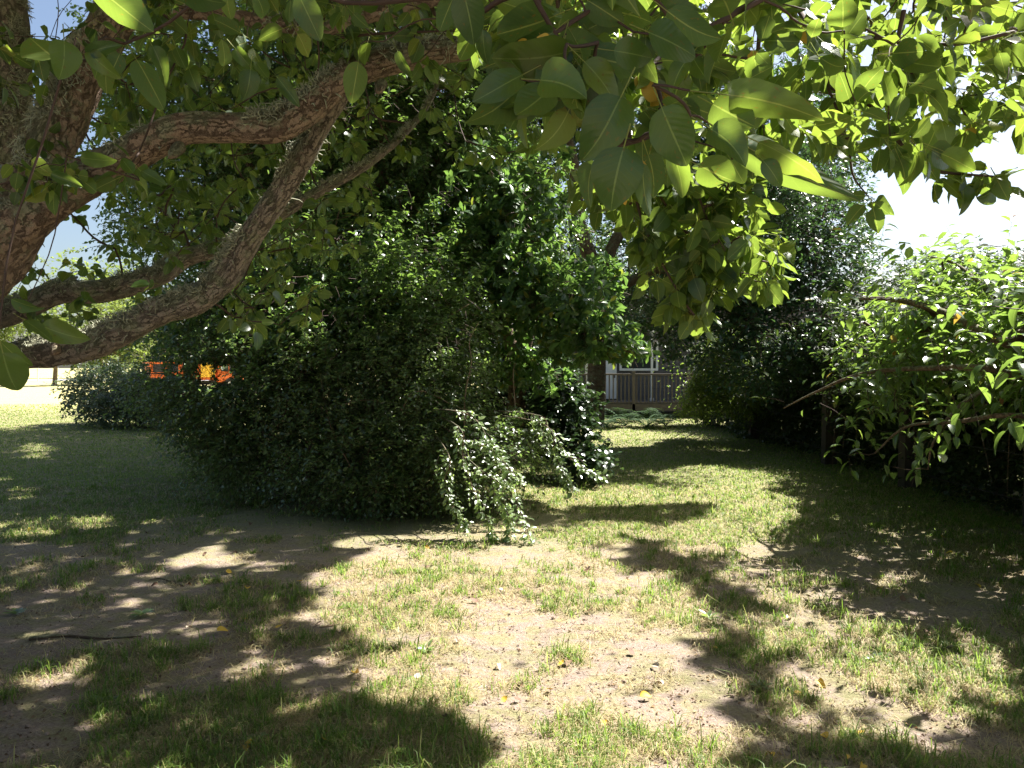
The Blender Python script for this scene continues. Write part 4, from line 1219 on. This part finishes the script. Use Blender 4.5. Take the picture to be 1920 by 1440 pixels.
limb([(-40, 490, 3.28), (50, 410, 3.25), (130, 352, 3.2), (205, 308, 3.15), (290, 266, 3.12), (345, 243, 3.1), (430, 242, 3.1), (515, 238, 3.1), (575, 207, 3.1), (640, 152, 3.1), (720, 117, 3.12), (820, 98, 3.2), (900, 92, 3.3), (1010, 92, 3.5), (1150, 80, 3.8), (1300, 40, 4.2), (1450, -40, 4.7)],
     [.11, .10, .09, .082, .078, .07, .066, .07, .068, .062, .062, .055, .05, .045, .04, .035, .025], 'bark_pear')
limb([(-260, 690, 3.6), (-80, 685, 3.85), (30, 668, 3.9), (150, 650, 3.85), (225, 623, 3.8), (300, 585, 3.75), (365, 563, 3.7), (415, 525, 3.65), (455, 465, 3.6), (490, 412, 3.55), (530, 355, 3.5), (570, 290, 3.42), (605, 225, 3.32), (640, 170, 3.2)],
     [.11, .09, .08, .08, .078, .076, .075, .072, .064, .06, .058, .057, .055, .05], 'bark_grey')
limb([(-280, 640, 3.7), (-70, 605, 4.6), (20, 585, 4.7), (110, 550, 4.7), (200, 545, 4.75), (300, 515, 4.8), (350, 482, 4.85), (440, 455, 4.9), (560, 380, 5.0), (700, 300, 5.1), (800, 200, 5.3), (840, 90, 5.5)], [.11, .085, .085, .08, .078, .07, .06, .055, .042, .03, .02, .008], 'bark_grey')
limb([(-240, 560, 3.6), (-60, 420, 4.0), (5, 250, 4.1), (15, 100, 4.15), (10, -60, 4.2), (60, -250, 4.4)], [.15, .13, .12, .12, .11, .08], 'bark_grey')
limb([(600, 60, 3.4), (680, 30, 3.3), (760, 10, 3.25), (850, -20, 3.2), (960, -90, 3.1)], [.03, .042, .042, .04, .03], 'bark_pear')
limb([(205, 50, 3.45), (340, 20, 3.4), (480, 40, 3.4), (600, 60, 3.4)], [.05, .04, .035, .03], 'bark_pear', 16)
# knots where twigs were cut
def knob(u_, v_, d, r):
    c = at(u_, v_, d)
    P = np.array([c + (0, .04, .03), c, c + np.array([-.0, -.05, -.035])])
    V, F, U = tube(catmull(P, 8), [r * 1.2, r * 1.15, r * 1.1, r, r * .95, r * .9, r * .6, r * .25], 14, .25, 9)
    link('knot', tri_mesh('knot', V, F, U, M['bark_pear']), pear)
knob(328, 285, 3.05, .022)
knob(712, 165, 3.06, .02)
knob(108, 652, 3.8, .03)

# thin twigs seen in front of the sky and in the near spray
TW = [([(985, -40, 1.15), (1005, 0, 1.15), (1040, 62, 1.17), (1062, 105, 1.2), (1080, 135, 1.22)], [.006, .0055, .005, .0045, .003]),
      ([(1040, 62, 1.17), (1090, 30, 1.2), (1130, 5, 1.22), (1200, -30, 1.25)], [.005, .005, .0055, .006]),
      ([(1215, 120, 1.35), (1240, 190, 1.35), (1225, 250, 1.36), (1160, 275, 1.36)], [.005, .005, .005, .005]),
      ([(1480, -30, 1.7), (1350, 40, 1.6), (1260, 90, 1.5), (1215, 130, 1.4)], [.009, .008, .007, .005]),
      ([(1430, -20, 2.4), (1425, 50, 2.4), (1420, 110, 2.4)], [.011, .010, .008]),
      ([(1560, 165, 2.5), (1620, 190, 2.5), (1660, 225, 2.5), (1685, 265, 2.5), (1720, 305, 2.5), (1760, 322, 2.5), (1880, 332, 2.5)], [.008, .0085, .009, .009, .008, .007, .004]),
      ([(1553, 165, 2.5), (1575, 220, 2.5), (1592, 280, 2.5), (1600, 330, 2.5), (1625, 365, 2.5)], [.006, .0055, .005, .0045, .003]),
      ([(1540, 130, 2.4), (1620, 145, 2.4), (1690, 165, 2.4), (1720, 172, 2.4), (1770, 160, 2.4)], [.01, .01, .009, .008, .004]),
      ([(1695, 20, 2.2), (1685, 75, 2.2), (1700, 115, 2.2), (1715, 145, 2.25), (1735, 170, 2.3)], [.009, .008, .008, .007, .005]),
      ([(1640, 70, 2.3), (1700, 80, 2.3), (1800, 82, 2.3), (1900, 60, 2.3)], [.008, .008, .008, .008]),
      ([(1185, 330, 2.9), (1200, 400, 2.9), (1222, 455, 2.9), (1250, 510, 2.9), (1270, 545, 2.9)], [.009, .008, .007, .006, .004]),
      ([(1225, 350, 2.9), (1260, 400, 2.9), (1300, 450, 2.9), (1350, 490, 2.9), (1385, 510, 2.9)], [.008, .0075, .007, .006, .004]),
      ([(1285, 335, 2.8), (1310, 370, 2.8), (1330, 420, 2.8), (1360, 470, 2.8)], [.007, .006, .005, .003]),
      ([(1150, -40, 3.0), (1180, 120, 3.0), (1180, 250, 2.95), (1190, 340, 2.9)], [.014, .012, .011, .009]),
      ([(1300, 40, 4.2), (1280, 150, 3.6), (1260, 250, 3.2), (1240, 350, 2.9)], [.016, .014, .012, .008]),
      ([(1450, -40, 4.7), (1500, 20, 3.6), (1530, 90, 2.8), (1555, 165, 2.5)], [.02, .016, .012, .009]),
      ([(250, 0, 2.6), (275, 30, 2.6), (300, 10, 2.6), (330, -40, 2.6)], [.006, .006, .006, .006]),
      ([(0, 345, 2.9), (60, 335, 2.85), (120, 322, 2.8)], [.005, .004, .003]),
      ([(640, 70, 3.0), (700, 64, 2.9), (780, 60, 2.85), (850, 58, 2.8)], [.008, .007, .006, .004])]
tnodes = []
for px, rad in TW:
    pts = catmull(np.array([at(*p) for p in px]), len(px) * 4)
    R = np.interp(np.linspace(0, 1, len(pts)), np.linspace(0, 1, len(rad)), rad)
    V, F, U = tube(pts, R * .72, 8, .3, 4)
    link('branch', tri_mesh('branch', V, F, U, M['twig']), pear)
    tnodes += list(pts[2:])

# hero leaves traced near the lens: base px, tip px, distance, tip offset in distance, width factor, upper side towards the camera?
HERO = [
    ((868, -20), (893, 80), 1.05, .02, 1.0, 1), ((905, 55), (908, 117), 1.2, .01, .85, 1), ((850, -5), (822, 60), 1.25, .0, .8, -1), ((930, 0), (1010, 30), 1.2, .0, 1.0, -1),
    ((1040, 30), (935, 75), 1.18, .02, 1.1, -1), ((1050, 115), (930, 75), 1.25, .03, .9, -1), ((1070, 95), (940, 135), 1.15, -.02, 1.0, 1), ((980, 140), (895, 185), 1.12, -.03, .8, 1), ((985, 150), (890, 260), 1.2, .0, .75, -1),
    ((1020, 95), (1060, 155), 1.2, .05, 1.0, -1), ((1012, 150), (1095, 155), 1.0, -.04, 1.25, 1), ((1035, 165), (965, 225), 1.05, -.02, 1.05, 1), ((1000, 175), (930, 240), 1.2, .0, .8, 1), ((1095, 150), (1165, 170), 1.15, .03, 1.2, 1),
    ((1095, 115), (1170, 190), 1.1, .02, 1.0, 1), ((1065, 210), (1030, 285), 1.15, .04, 1.15, -1), ((1095, 165), (1080, 230), 1.2, .02, 1.0, -1), ((1165, 180), (1108, 300), 1.02, .0, 1.1, 1), ((1180, 240), (1165, 185), 1.25, .0, .8, 1),
    ((1115, 300), (1085, 375), 1.2, .03, .9, -1), ((1170, 275), (1140, 385), 1.0, .0, 1.25, 1), ((1205, 305), (1207, 405), 1.05, .02, .6, -1), ((1215, 290), (1235, 350), 1.25, .05, 1.0, -1), ((1240, 200), (1285, 310), 1.0, .0, 1.0, 1),
    ((1260, 280), (1290, 370), 1.15, .02, .7, 1), ((1310, 310), (1380, 345), 1.1, .02, 1.2, -1), ((1200, 90), (1225, 150), 1.2, .0, 1.0, 1), ((1150, 95), (1225, 105), 1.1, .0, 1.1, 1), ((1165, 30), (1100, 50), 1.25, .0, 1.1, -1),
    ((1365, 178), (1490, 192), 1.05, .10, .52, -1), ((1335, 195), (1410, 235), 1.1, .02, 1.2, -1), ((1330, 240), (1410, 290), 1.05, -.02, 1.1, 1), ((1420, 265), (1540, 318), 1.1, .08, .5, 1), ((1400, 275), (1525, 352), 1.15, .12, .52, -1), ((1430, 300), (1470, 345), 1.12, .0, .9, 1),
    ((1370, 300), (1395, 345), 1.3, .0, 1.1, -1), ((1290, 110), (1250, 160), 1.15, .0, 1.0, 1), ((1215, 60), (1310, 100), 1.05, .03, 1.0, 1), ((1250, 20), (1340, 90), 1.15, .0, .9, -1), ((1100, 0), (1170, 40), 1.2, .0, 1.0, -1),
    ((170, -30), (280, 52), .95, .05, 1.2, -1), ((335, -20), (410, 15), .95, .0, .9, 1), ((120, 75), (125, 148), 1.5, .0, 1.3, 1), ((165, 95), (210, 145), 1.6, .0, .8, 1), ((105, 110), (60, 80), 1.6, .05, 1.2, -1), ((160, 100), (220, 80), 1.6, .0, .7, 1),
    ((255, 110), (308, 195), 1.9, .0, .75, -1), ((285, 85), (320, 150), 1.8, .02, .8, 1), ((225, 100), (205, 145), 1.8, .0, 1.0, -1), ((425, -10), (430, 40), 1.5, .0, .8, -1), ((480, -10), (505, 40), 1.5, .0, .9, -1), ((560, -10), (600, 75), 1.4, .02, .8, 1), ((545, 0), (540, 45), 1.6, 0, .7, -1),
    ((672, 115), (662, 190), 2.0, .0, .9, -1), ((745, 95), (768, 145), 2.1, .02, .7, 1), ((5, 660), (25, 740), 1.55, .03, 1.25, 1), ((0, 640), (55, 695), 1.6, .0, .7, -1), ((75, 610), (150, 640), 2.2, .0, .9, 1), ((45, 600), (100, 635), 1.75, .02, 1.0, 1), ((20, 560), (85, 590), 2.1, 0, .6, -1),
    ((58, 300), (95, 330), 2.0, 0, 1, -1), ((95, 325), (150, 345), 1.9, .02, .8, 1), ((150, 295), (210, 305), 2.1, 0, .7, 1), ((250, 325), (225, 295), 2.2, 0, .9, 1), ((255, 335), (290, 365), 2.3, 0, .8, -1), ((265, 320), (310, 345), 2.3, 0, .6, 1),
    ((470, 130), (465, 185), 2.0, 0, 1.1, 1), ((480, 115), (500, 150), 2.1, 0, 1.0, 1), ((440, 90), (470, 125), 2.1, 0, 1.0, 1), ((420, 125), (425, 80), 2.2, 0, 1.0, -1), ((520, 145), (560, 195), 2.2, 0, .6, 1),
]
pear_meshes = [tri_mesh('leaf', t[0], t[1], t[2], M['pear']) for t in PEAR]
hero_tips = []
fruit_m = M['yellow']
n_hero = 0
for i, (a, b_, d, dd, w, side) in enumerate(HERO):
    A_, B_ = at(*a, d), at(*b_, d + dd)
    ax = B_ - A_
    Lb = float(np.linalg.norm(ax))
    view = unit((A_ + B_) / 2 - np.array([0, 0, CAM_H]))
    nrm = -view * side + rng.normal(0, .28, 3) + np.array([0, 0, .15])
    tpl = i % len(PEAR)
    pet = (.42, .5, .36, .46, .44, .5, .4)[tpl]
    o = link('leaf', pear_meshes[tpl], pear)
    o.matrix_local = leaf_matrix(A_ - unit(ax) * Lb * pet * .98, ax, nrm, Lb, w * .93)
    hero_tips.append(A_ - unit(ax) * Lb * pet)
    n_hero += 1

# spur clusters of leaves over the visible crown
def zone(n, u0, u1, v0, v1, d0, d1, keep=None):
    u_, v_, d = rng.uniform(u0, u1, n), rng.uniform(v0, v1, n), rng.uniform(d0, d1, n)
    if keep is not None:
        k = keep(u_, v_)
        u_, v_, d = u_[k], v_[k], d[k]
    return np.array([at(*q) for q in zip(u_, v_, d)])
edge_r = lambda u_, v_: v_ < np.interp(u_, [1150, 1300, 1450, 1560, 1700, 1800, 1930], [330, 300, 290, 290, 330, 270, 280]) - 20
zones = [zone(62, 1180, 1960, -60, 340, 1.75, 2.5, edge_r), zone(420, 1150, 1980, -120, 350, 2.5, 3.8, edge_r), zone(420, 950, 2000, -120, 320, 4.0, 6.0, edge_r), zone(260, 100, 950, -80, 300, 4.6, 6.5, lambda u_, v_: (u_ > 260) | (v_ > 210)), zone(160, 200, 700, 250, 480, 5.0, 6.5), zone(60, 880, 1300, -100, 120, 1.6, 3.2), zone(105, 1060, 1420, 300, 470, 2.7, 3.4, lambda u_, v_: v_ - 300 < (u_ - 1030) * .9),
         zone(60, 1200, 1470, 420, 530, 2.8, 3.4), zone(18, 1240, 1345, 520, 600, 2.9, 3.2), zone(60, 60, 900, -60, 110, 2.4, 4.0), zone(46, 180, 620, 100, 230, 3.4, 4.6), zone(40, 120, 640, 320, 480, 4.0, 5.2), zone(16, 130, 600, 470, 570, 3.9, 4.6), zone(9, 400, 620, 560, 610, 3.6, 4.2),
         zone(10, 20, 330, 300, 340, 2.6, 3.3), zone(26, -30, 120, 60, 300, 2.8, 4.4), zone(22, 30, 230, 570, 640, 4.6, 5.6, lambda u_, v_: v_ < 640 - u_ * .25), zone(12, 20, 200, 500, 560, 4.9, 6)]
tn = np.array(tnodes)
Avis = np.concatenate(zones + [tn[rng.choice(len(tn), 70, replace=False)] + rng.normal(0, .02, (70, 3)), np.array([at(1840, 330, 2.5), at(1875, 334, 2.5), at(1800, 322, 2.5)])])
Dv = rng.normal(0, .5, Avis.shape) + np.array([.1, -.1, -.25])
vP, vD, vN, vS = whorls(Avis, Dv, 6, .08, 1.2, .55, .35, .3)
k = (rng.random(len(vP)) < .93) & (sun_cull(vP) | (project(vP)[2] < 3.3))
# the crown higher up and behind, out of the picture, that shades the lawn
n = 47000
gxx, gyy = rng.uniform(-7.5, 3.2, n), rng.uniform(-3.0, 9.0, n)
hh = np.maximum((2.0 + .476 * gyy) / (1 - .476 * SUN[1] / SUN[2]), 3.9) + rng.uniform(0, 1.6, n)
Ah = np.stack([gxx, gyy, np.zeros(n)], 1) + SUN[None] / SUN[2] * hh[:, None]
# added skirt of unseen low leaves beside the camera, blocking sky light
m_ = 3000
az = rng.uniform(math.radians(235), math.radians(345), m_)
zz = rng.uniform(.9, 5.6, m_)
rr_ = 5.6 * np.sqrt(np.clip(1.02 - ((zz - 2.0) / 4.2) ** 2, .05, 1)) * rng.uniform(.72, 1.05, m_)
Sk = np.stack([-1.6 + rr_ * np.sin(az) * .95, 1.2 + rr_ * np.cos(az), zz], 1)
uS, vS_, dS = project(Sk)
okS = ~((dS > -.4) & (np.abs(Sk[:, 0]) < .72 * np.maximum(dS, 0) + .75)) & (np.hypot(Sk[:, 0], Sk[:, 1]) > 1.6)
Sk = Sk[okS & (fbm(Sk[:, 0] * 1.1 + 80, Sk[:, 1] * 1.1 + Sk[:, 2] * .9 + 80, 93, 3) > .36)]
kk = sun_cull(Ah) & (fbm(gxx * 1.3 + 60, gyy * 1.3 + 60, 91, 3) + rng.normal(0, .09, n) > .29) & ~((gxx > np.where(gyy < .9, -.95, -1.9)) & (gxx < 1.4) & (gyy > .2) & (gyy < 2.95) & (rng.random(n) < .93))
for c_, r_ in cher_ells:
    w_ = Ah - c_
    t_ = w_ @ SUN
    kk &= ~((t_ > .3) & (np.linalg.norm(w_ - t_[:, None] * SUN, axis=1) < .42 * max(r_[0], r_[1]) + .2) & (rng.random(len(Ah)) < .85))
Ah = np.concatenate([Ah[kk], Sk[sun_cull(Sk)]])
hP, hD, hN, hS = whorls(Ah, rng.normal(0, .6, Ah.shape), 6, .112, 1.25, .25, .3, .6)
c1 = sun_cull(hP)
allP, allD, allN, allS = (np.concatenate([a_[k], b_[c1]]) for a_, b_ in ((vP, hP), (vD, hD), (vN, hN), (vS, hS)))
u_, v_, d_ = project(allP)
score = np.where((d_ > .4) & (u_ > 0) & (u_ < 1920) & (v_ > 0) & (v_ < 1440), allS / np.maximum(d_, .4), 0)
order = np.argsort(-score)
top, rest = order[:N_LEAF_PARTS - n_hero], order[N_LEAF_PARTS - n_hero:]
for i in top:
    o = link('leaf', pear_meshes[int(rng.integers(len(PEAR)))], pear)
    o.matrix_local = leaf_matrix(allP[i], allD[i], allN[i], float(allS[i]), float(rng.uniform(.9, 1.15)))
mid_sel = rest[score[rest] > 0]
low_sel = rest[score[rest] <= 0]
V1 = leaves_mesh(PEAR_MID, allP[mid_sel], allD[mid_sel], allN[mid_sel], allS[mid_sel])
V2 = leaves_mesh(PEAR_KITE, allP[low_sel], allD[low_sel], allN[low_sel], allS[low_sel])
link('foliage', tri_mesh('foliage', *merge([V1, V2]), M['pear']), pear, 'stuff')
# the twigs that carry them
nodes = [p for P_, R_ in LIMBS for p in P_[6::3]] + tnodes
far_a = np.concatenate([Avis, Ah[rng.choice(len(Ah), min(500, len(Ah)), replace=False)]])
pts, cnt = grow(nodes, [0] * len(nodes), np.concatenate([far_a, np.array(hero_tips)]), 1400)
r0 = np.minimum(.0018 * cnt ** .42, .02)
short = np.linalg.norm(pts[:, 5] - pts[:, 0], axis=1) < 1.6
kk = short & sun_cull(pts[:, 2])
link('twigs', tri_mesh('twigs', *tubes_fast(pts[kk], (r0[:, None] * np.linspace(1.1, .85, 6)[None])[kk], 5), M['twig']), pear, 'stuff')

# lichen beards on the upper sides of the limbs
LP, LD = [], []
for li, (P_, R_) in enumerate(LIMBS):
    T_ = unit(np.gradient(P_, axis=0))
    n = int(7500 * np.mean(R_) / .08)
    i = rng.integers(0, len(P_), n)
    a = rng.normal(0, .75, n)
    up = np.array([0, 0, 1.0]) - T_[i] * T_[i][:, 2:3]
    up = unit(up)
    sd_ = np.cross(T_[i], up)
    dirn = up * np.cos(a)[:, None] + sd_ * np.sin(a)[:, None]
    p = P_[i] + T_[i] * rng.uniform(-.02, .02, (n, 1)) + dirn * R_[i][:, None] * .97
    patch = fbm(p[:, 0] * 7 + 40, p[:, 2] * 7 + p[:, 1] * 3 + 40, 77, 3)
    q = patch > .5
    LP.append(p[q]); LD.append(dirn[q])
LP, LD = np.concatenate(LP), np.concatenate(LD)
n = len(LP)
d1 = unit(LD + rng.normal(0, .6, (n, 3)))
ln = rng.uniform(.01, .034, (n, 1))
A = np.stack([LP, LP + d1 * ln * .5, LP + d1 * ln * .85 + rng.normal(0, .3, (n, 3)) * ln, LP + d1 * ln * .9 + (rng.normal(0, .5, (n, 3)) - np.array([0, 0, .35])) * ln], 1)
link('lichen', tri_mesh('lichen', *tubes_fast(A, np.array([[.0028, .0024, .0019, .001]]) * rng.uniform(.7, 1.6, (n, 1)), 3), M['lichen']), pear, 'stuff')

# small yellowed leaves caught among the spurs
ym = [tri_mesh('withered_leaf', *leaf_template(T_HI, 3, .42, 'ovate', .5, .8, .2), M['yellow'])]
for u0, v0, d, du, dv, s in ((995, 75, 1.15, -20, 14, .030), (1010, 60, 1.15, 14, 26, .032), (985, 84, 1.14, -4, 20, .022), (1205, 150, 1.4, 25, 35, .05), (1240, 165, 1.4, 10, 30, .045), (1190, 170, 1.4, 20, -25, .04), (1215, 190, 1.38, 18, 5, .03), (1255, 285, 1.15, 12, 8, .022), (1212, 300, 1.1, -10, 10, .024),
                             (1505, 50, 2.2, 5, 30, .05), (1415, 90, 2.3, -5, 25, .05), (1820, 235, 2.5, 0, 30, .05), (1170, 372, 2.2, 2, 8, .02)):
    s *= .75
    A_, B_ = at(u0, v0, d), at(u0 + du, v0 + dv, d)
    o = link('withered_leaf', ym[0], pear)
    o['label'] = 'withered yellow leaf among the green ones'
    o.matrix_local = leaf_matrix(A_, B_ - A_, -unit(A_ - np.array([0, 0, CAM_H])) + rng.normal(0, .4, 3), s, 1.1)

#@@LITTER
# ------------------------------------------------------------------ leaves and sticks lying on the ground
fl = {'yellow': plain_mat('fallen_yellow', (0.66, 0.42, 0.05), .6, .25, 30), 'brown': plain_mat('fallen_brown', (0.14, 0.075, 0.045), .7, .35, 30), 'green': plain_mat('fallen_green', (0.20, 0.26, 0.07), .5, .25, 30), 'pale': plain_mat('fallen_pale', (0.5, 0.4, 0.3), .7, .2, 30)}
shapes = [leaf_template(T_HI, 3, .36, 'ovate', .6, .5, .3), leaf_template(T_HI, 3, .36, 'ovate', .25, -.5, .3), leaf_template(T_HI, 3, .3, 'ovate', .9, .9, .25)]
fmesh = {(c, i): tri_mesh('fallen_leaf', *s, fl[c]) for c in fl for i, s in enumerate(shapes)}
FLAB = {'yellow': 'yellow fallen leaf', 'brown': 'dark curled brown fallen leaf', 'green': 'green fallen leaf', 'pale': 'pale dry fallen leaf'}
spots = [('yellow', 512, 1180), ('yellow', 465, 1168), ('yellow', 430, 1077), ('yellow', 463, 1112), ('yellow', 556, 1092), ('yellow', 481, 1404), ('yellow', 460, 1408), ('yellow', 622, 1402), ('yellow', 1045, 1256), ('yellow', 1026, 1291), ('yellow', 1194, 1313), ('yellow', 1586, 1427), ('yellow', 1484, 1305), ('yellow', 1555, 1390), ('yellow', 1826, 1101), ('yellow', 1790, 1046),
         ('yellow', 795, 1025), ('yellow', 1618, 1430), ('yellow', 1765, 1010), ('yellow', 1130, 1360), ('brown', 1186, 1240), ('brown', 325, 1095), ('brown', 350, 1100), ('brown', 300, 1100), ('brown', 980, 1295), ('brown', 730, 1165), ('brown', 830, 1360), ('brown', 1260, 1176), ('brown', 1245, 1122), ('brown', 880, 1125), ('brown', 870, 1178), ('brown', 1090, 1428), ('brown', 505, 1232),
         ('brown', 1065, 1246), ('brown', 1170, 1115), ('green', 868, 1317), ('green', 860, 1382), ('green', 645, 1222), ('green', 600, 1424), ('green', 40, 1155), ('green', 250, 1355), ('green', 730, 1430), ('pale', 198, 1115), ('pale', 347, 1185), ('pale', 1255, 1388), ('pale', 1248, 1290), ('pale', 1240, 1263), ('pale', 1070, 1420), ('pale', 60, 1060), ('pale', 1650, 1010), ('pale', 1520, 985), ('pale', 1720, 960)]
for i in range(70):
    c = random.choice(['brown', 'brown', 'pale', 'yellow', 'brown', 'pale'])
    spots.append((c, random.uniform(0, 1920), random.choice([random.uniform(900, 1430), random.uniform(1000, 1300)])))
for c, u_, v_ in spots:
    p = on_ground(u_, v_)
    if p[1] > 11:
        continue
    where = ('in the sunny patch' if any(inside(np.array(pl), np.array([p[0]]), np.array([p[1]]))[0] for pr_, pl in LIT[:1]) else 'in the dark strip beside the hedge' if u_ > 1450 and v_ < 1130
             else 'in the dappled shade at the lower right' if u_ > 1100 else 'on the shaded soil below the thicket' if v_ < 1090 else 'in the dappled shade at the lower left' if v_ < 1270 else 'in the shade along the bottom edge')
    s = random.uniform(.035, .065)
    o = link('fallen_leaf', fmesh[(c, random.randrange(3))])
    tag(o, FLAB[c] + ' ' + where, 'leaf', {'yellow': 'yellow leaves fallen on the grass', 'brown': 'brown leaves fallen on the grass', 'green': 'green leaves fallen on the grass', 'pale': 'pale leaves fallen on the grass'}[c])
    a = random.uniform(0, 6.28)
    Mx = leaf_matrix(np.array([p[0], p[1], float(ground_z(p[0], p[1])) + .014]), np.array([math.cos(a), math.sin(a), random.uniform(-.1, .25)]), np.array([random.uniform(-.5, .5), random.uniform(-.6, .2), 1.0]), s, 1.0)
    o.matrix_world = Mx
for k, (line, r, lab) in enumerate((([(55, 1210), (120, 1204), (190, 1206), (265, 1205)], .011, 'long grey stick lying in the shade among grass tufts'), ([(600, 1175), (650, 1166), (690, 1160)], .006, 'short pale twig at the edge of the sunny patch'),
                                 ([(345, 1098), (300, 1088), (280, 1092)], .006, 'bent dark twig beside the curled brown leaves'), ([(810, 1358), (850, 1352), (880, 1360)], .005, 'small dark twig on bare sunny soil'), ([(1700, 1240), (1640, 1225), (1600, 1228)], .005, 'thin twig in the dappled light on the right'))):
    g = [on_ground(*q) for q in line]
    P = catmull(np.array([p + (0, 0, float(ground_z(p[0], p[1])) + r * 1.2) for p in g]), 20)
    V, F, U = tube(P, np.linspace(r, r * .5, 20), 7, .3, k)
    tag(link('fallen_twig', tri_mesh('fallen_twig', V, F, U, M['twig_pale'] if k == 1 else M['bark_smooth'])), lab, 'twig', 'twigs lying on the ground')
# broad-leaved weeds
wl = [(265, 1155, 'leafy weed in the shade left of the sunny patch'), (1640, 1240, 'low weed in the dappled light at right'), (1330, 1160, 'small weed at the shadow edge'), (470, 1400, 'low weed at the bottom of the view, near two yellow leaves'), (200, 1320, 'small upright weed in the dark grass at lower left'),
      (800, 1225, 'flat weed in the sunlit grass'), (1425, 1290, 'pale flat weed on shaded bare soil'), (30, 1160, 'light green weed at the left edge of the view')]
weed_tpl = leaf_template([0, .2, .5, .8, 1], 3, .2, 'obovate', .25, .25)
for u_, v_, lab in wl:
    p = on_ground(u_, v_)
    n = 13
    root = thing('weed', lab, 'weed', (p[0], p[1], float(ground_z(p[0], p[1]))), random.uniform(0, 6), 'broad-leaved weeds in the grass')
    me = tri_mesh('leaf', *weed_tpl, M['spray'])
    for k in range(n):
        a = k * 2.4
        o = link('leaf', me, root)
        o.matrix_local = leaf_matrix(np.array([.004 * math.cos(a), .004 * math.sin(a), .005]), np.array([math.cos(a), math.sin(a), random.uniform(.25, .9)]), np.array([0, 0, 1.0]) + rng.normal(0, .2, 3), random.uniform(.04, .085))
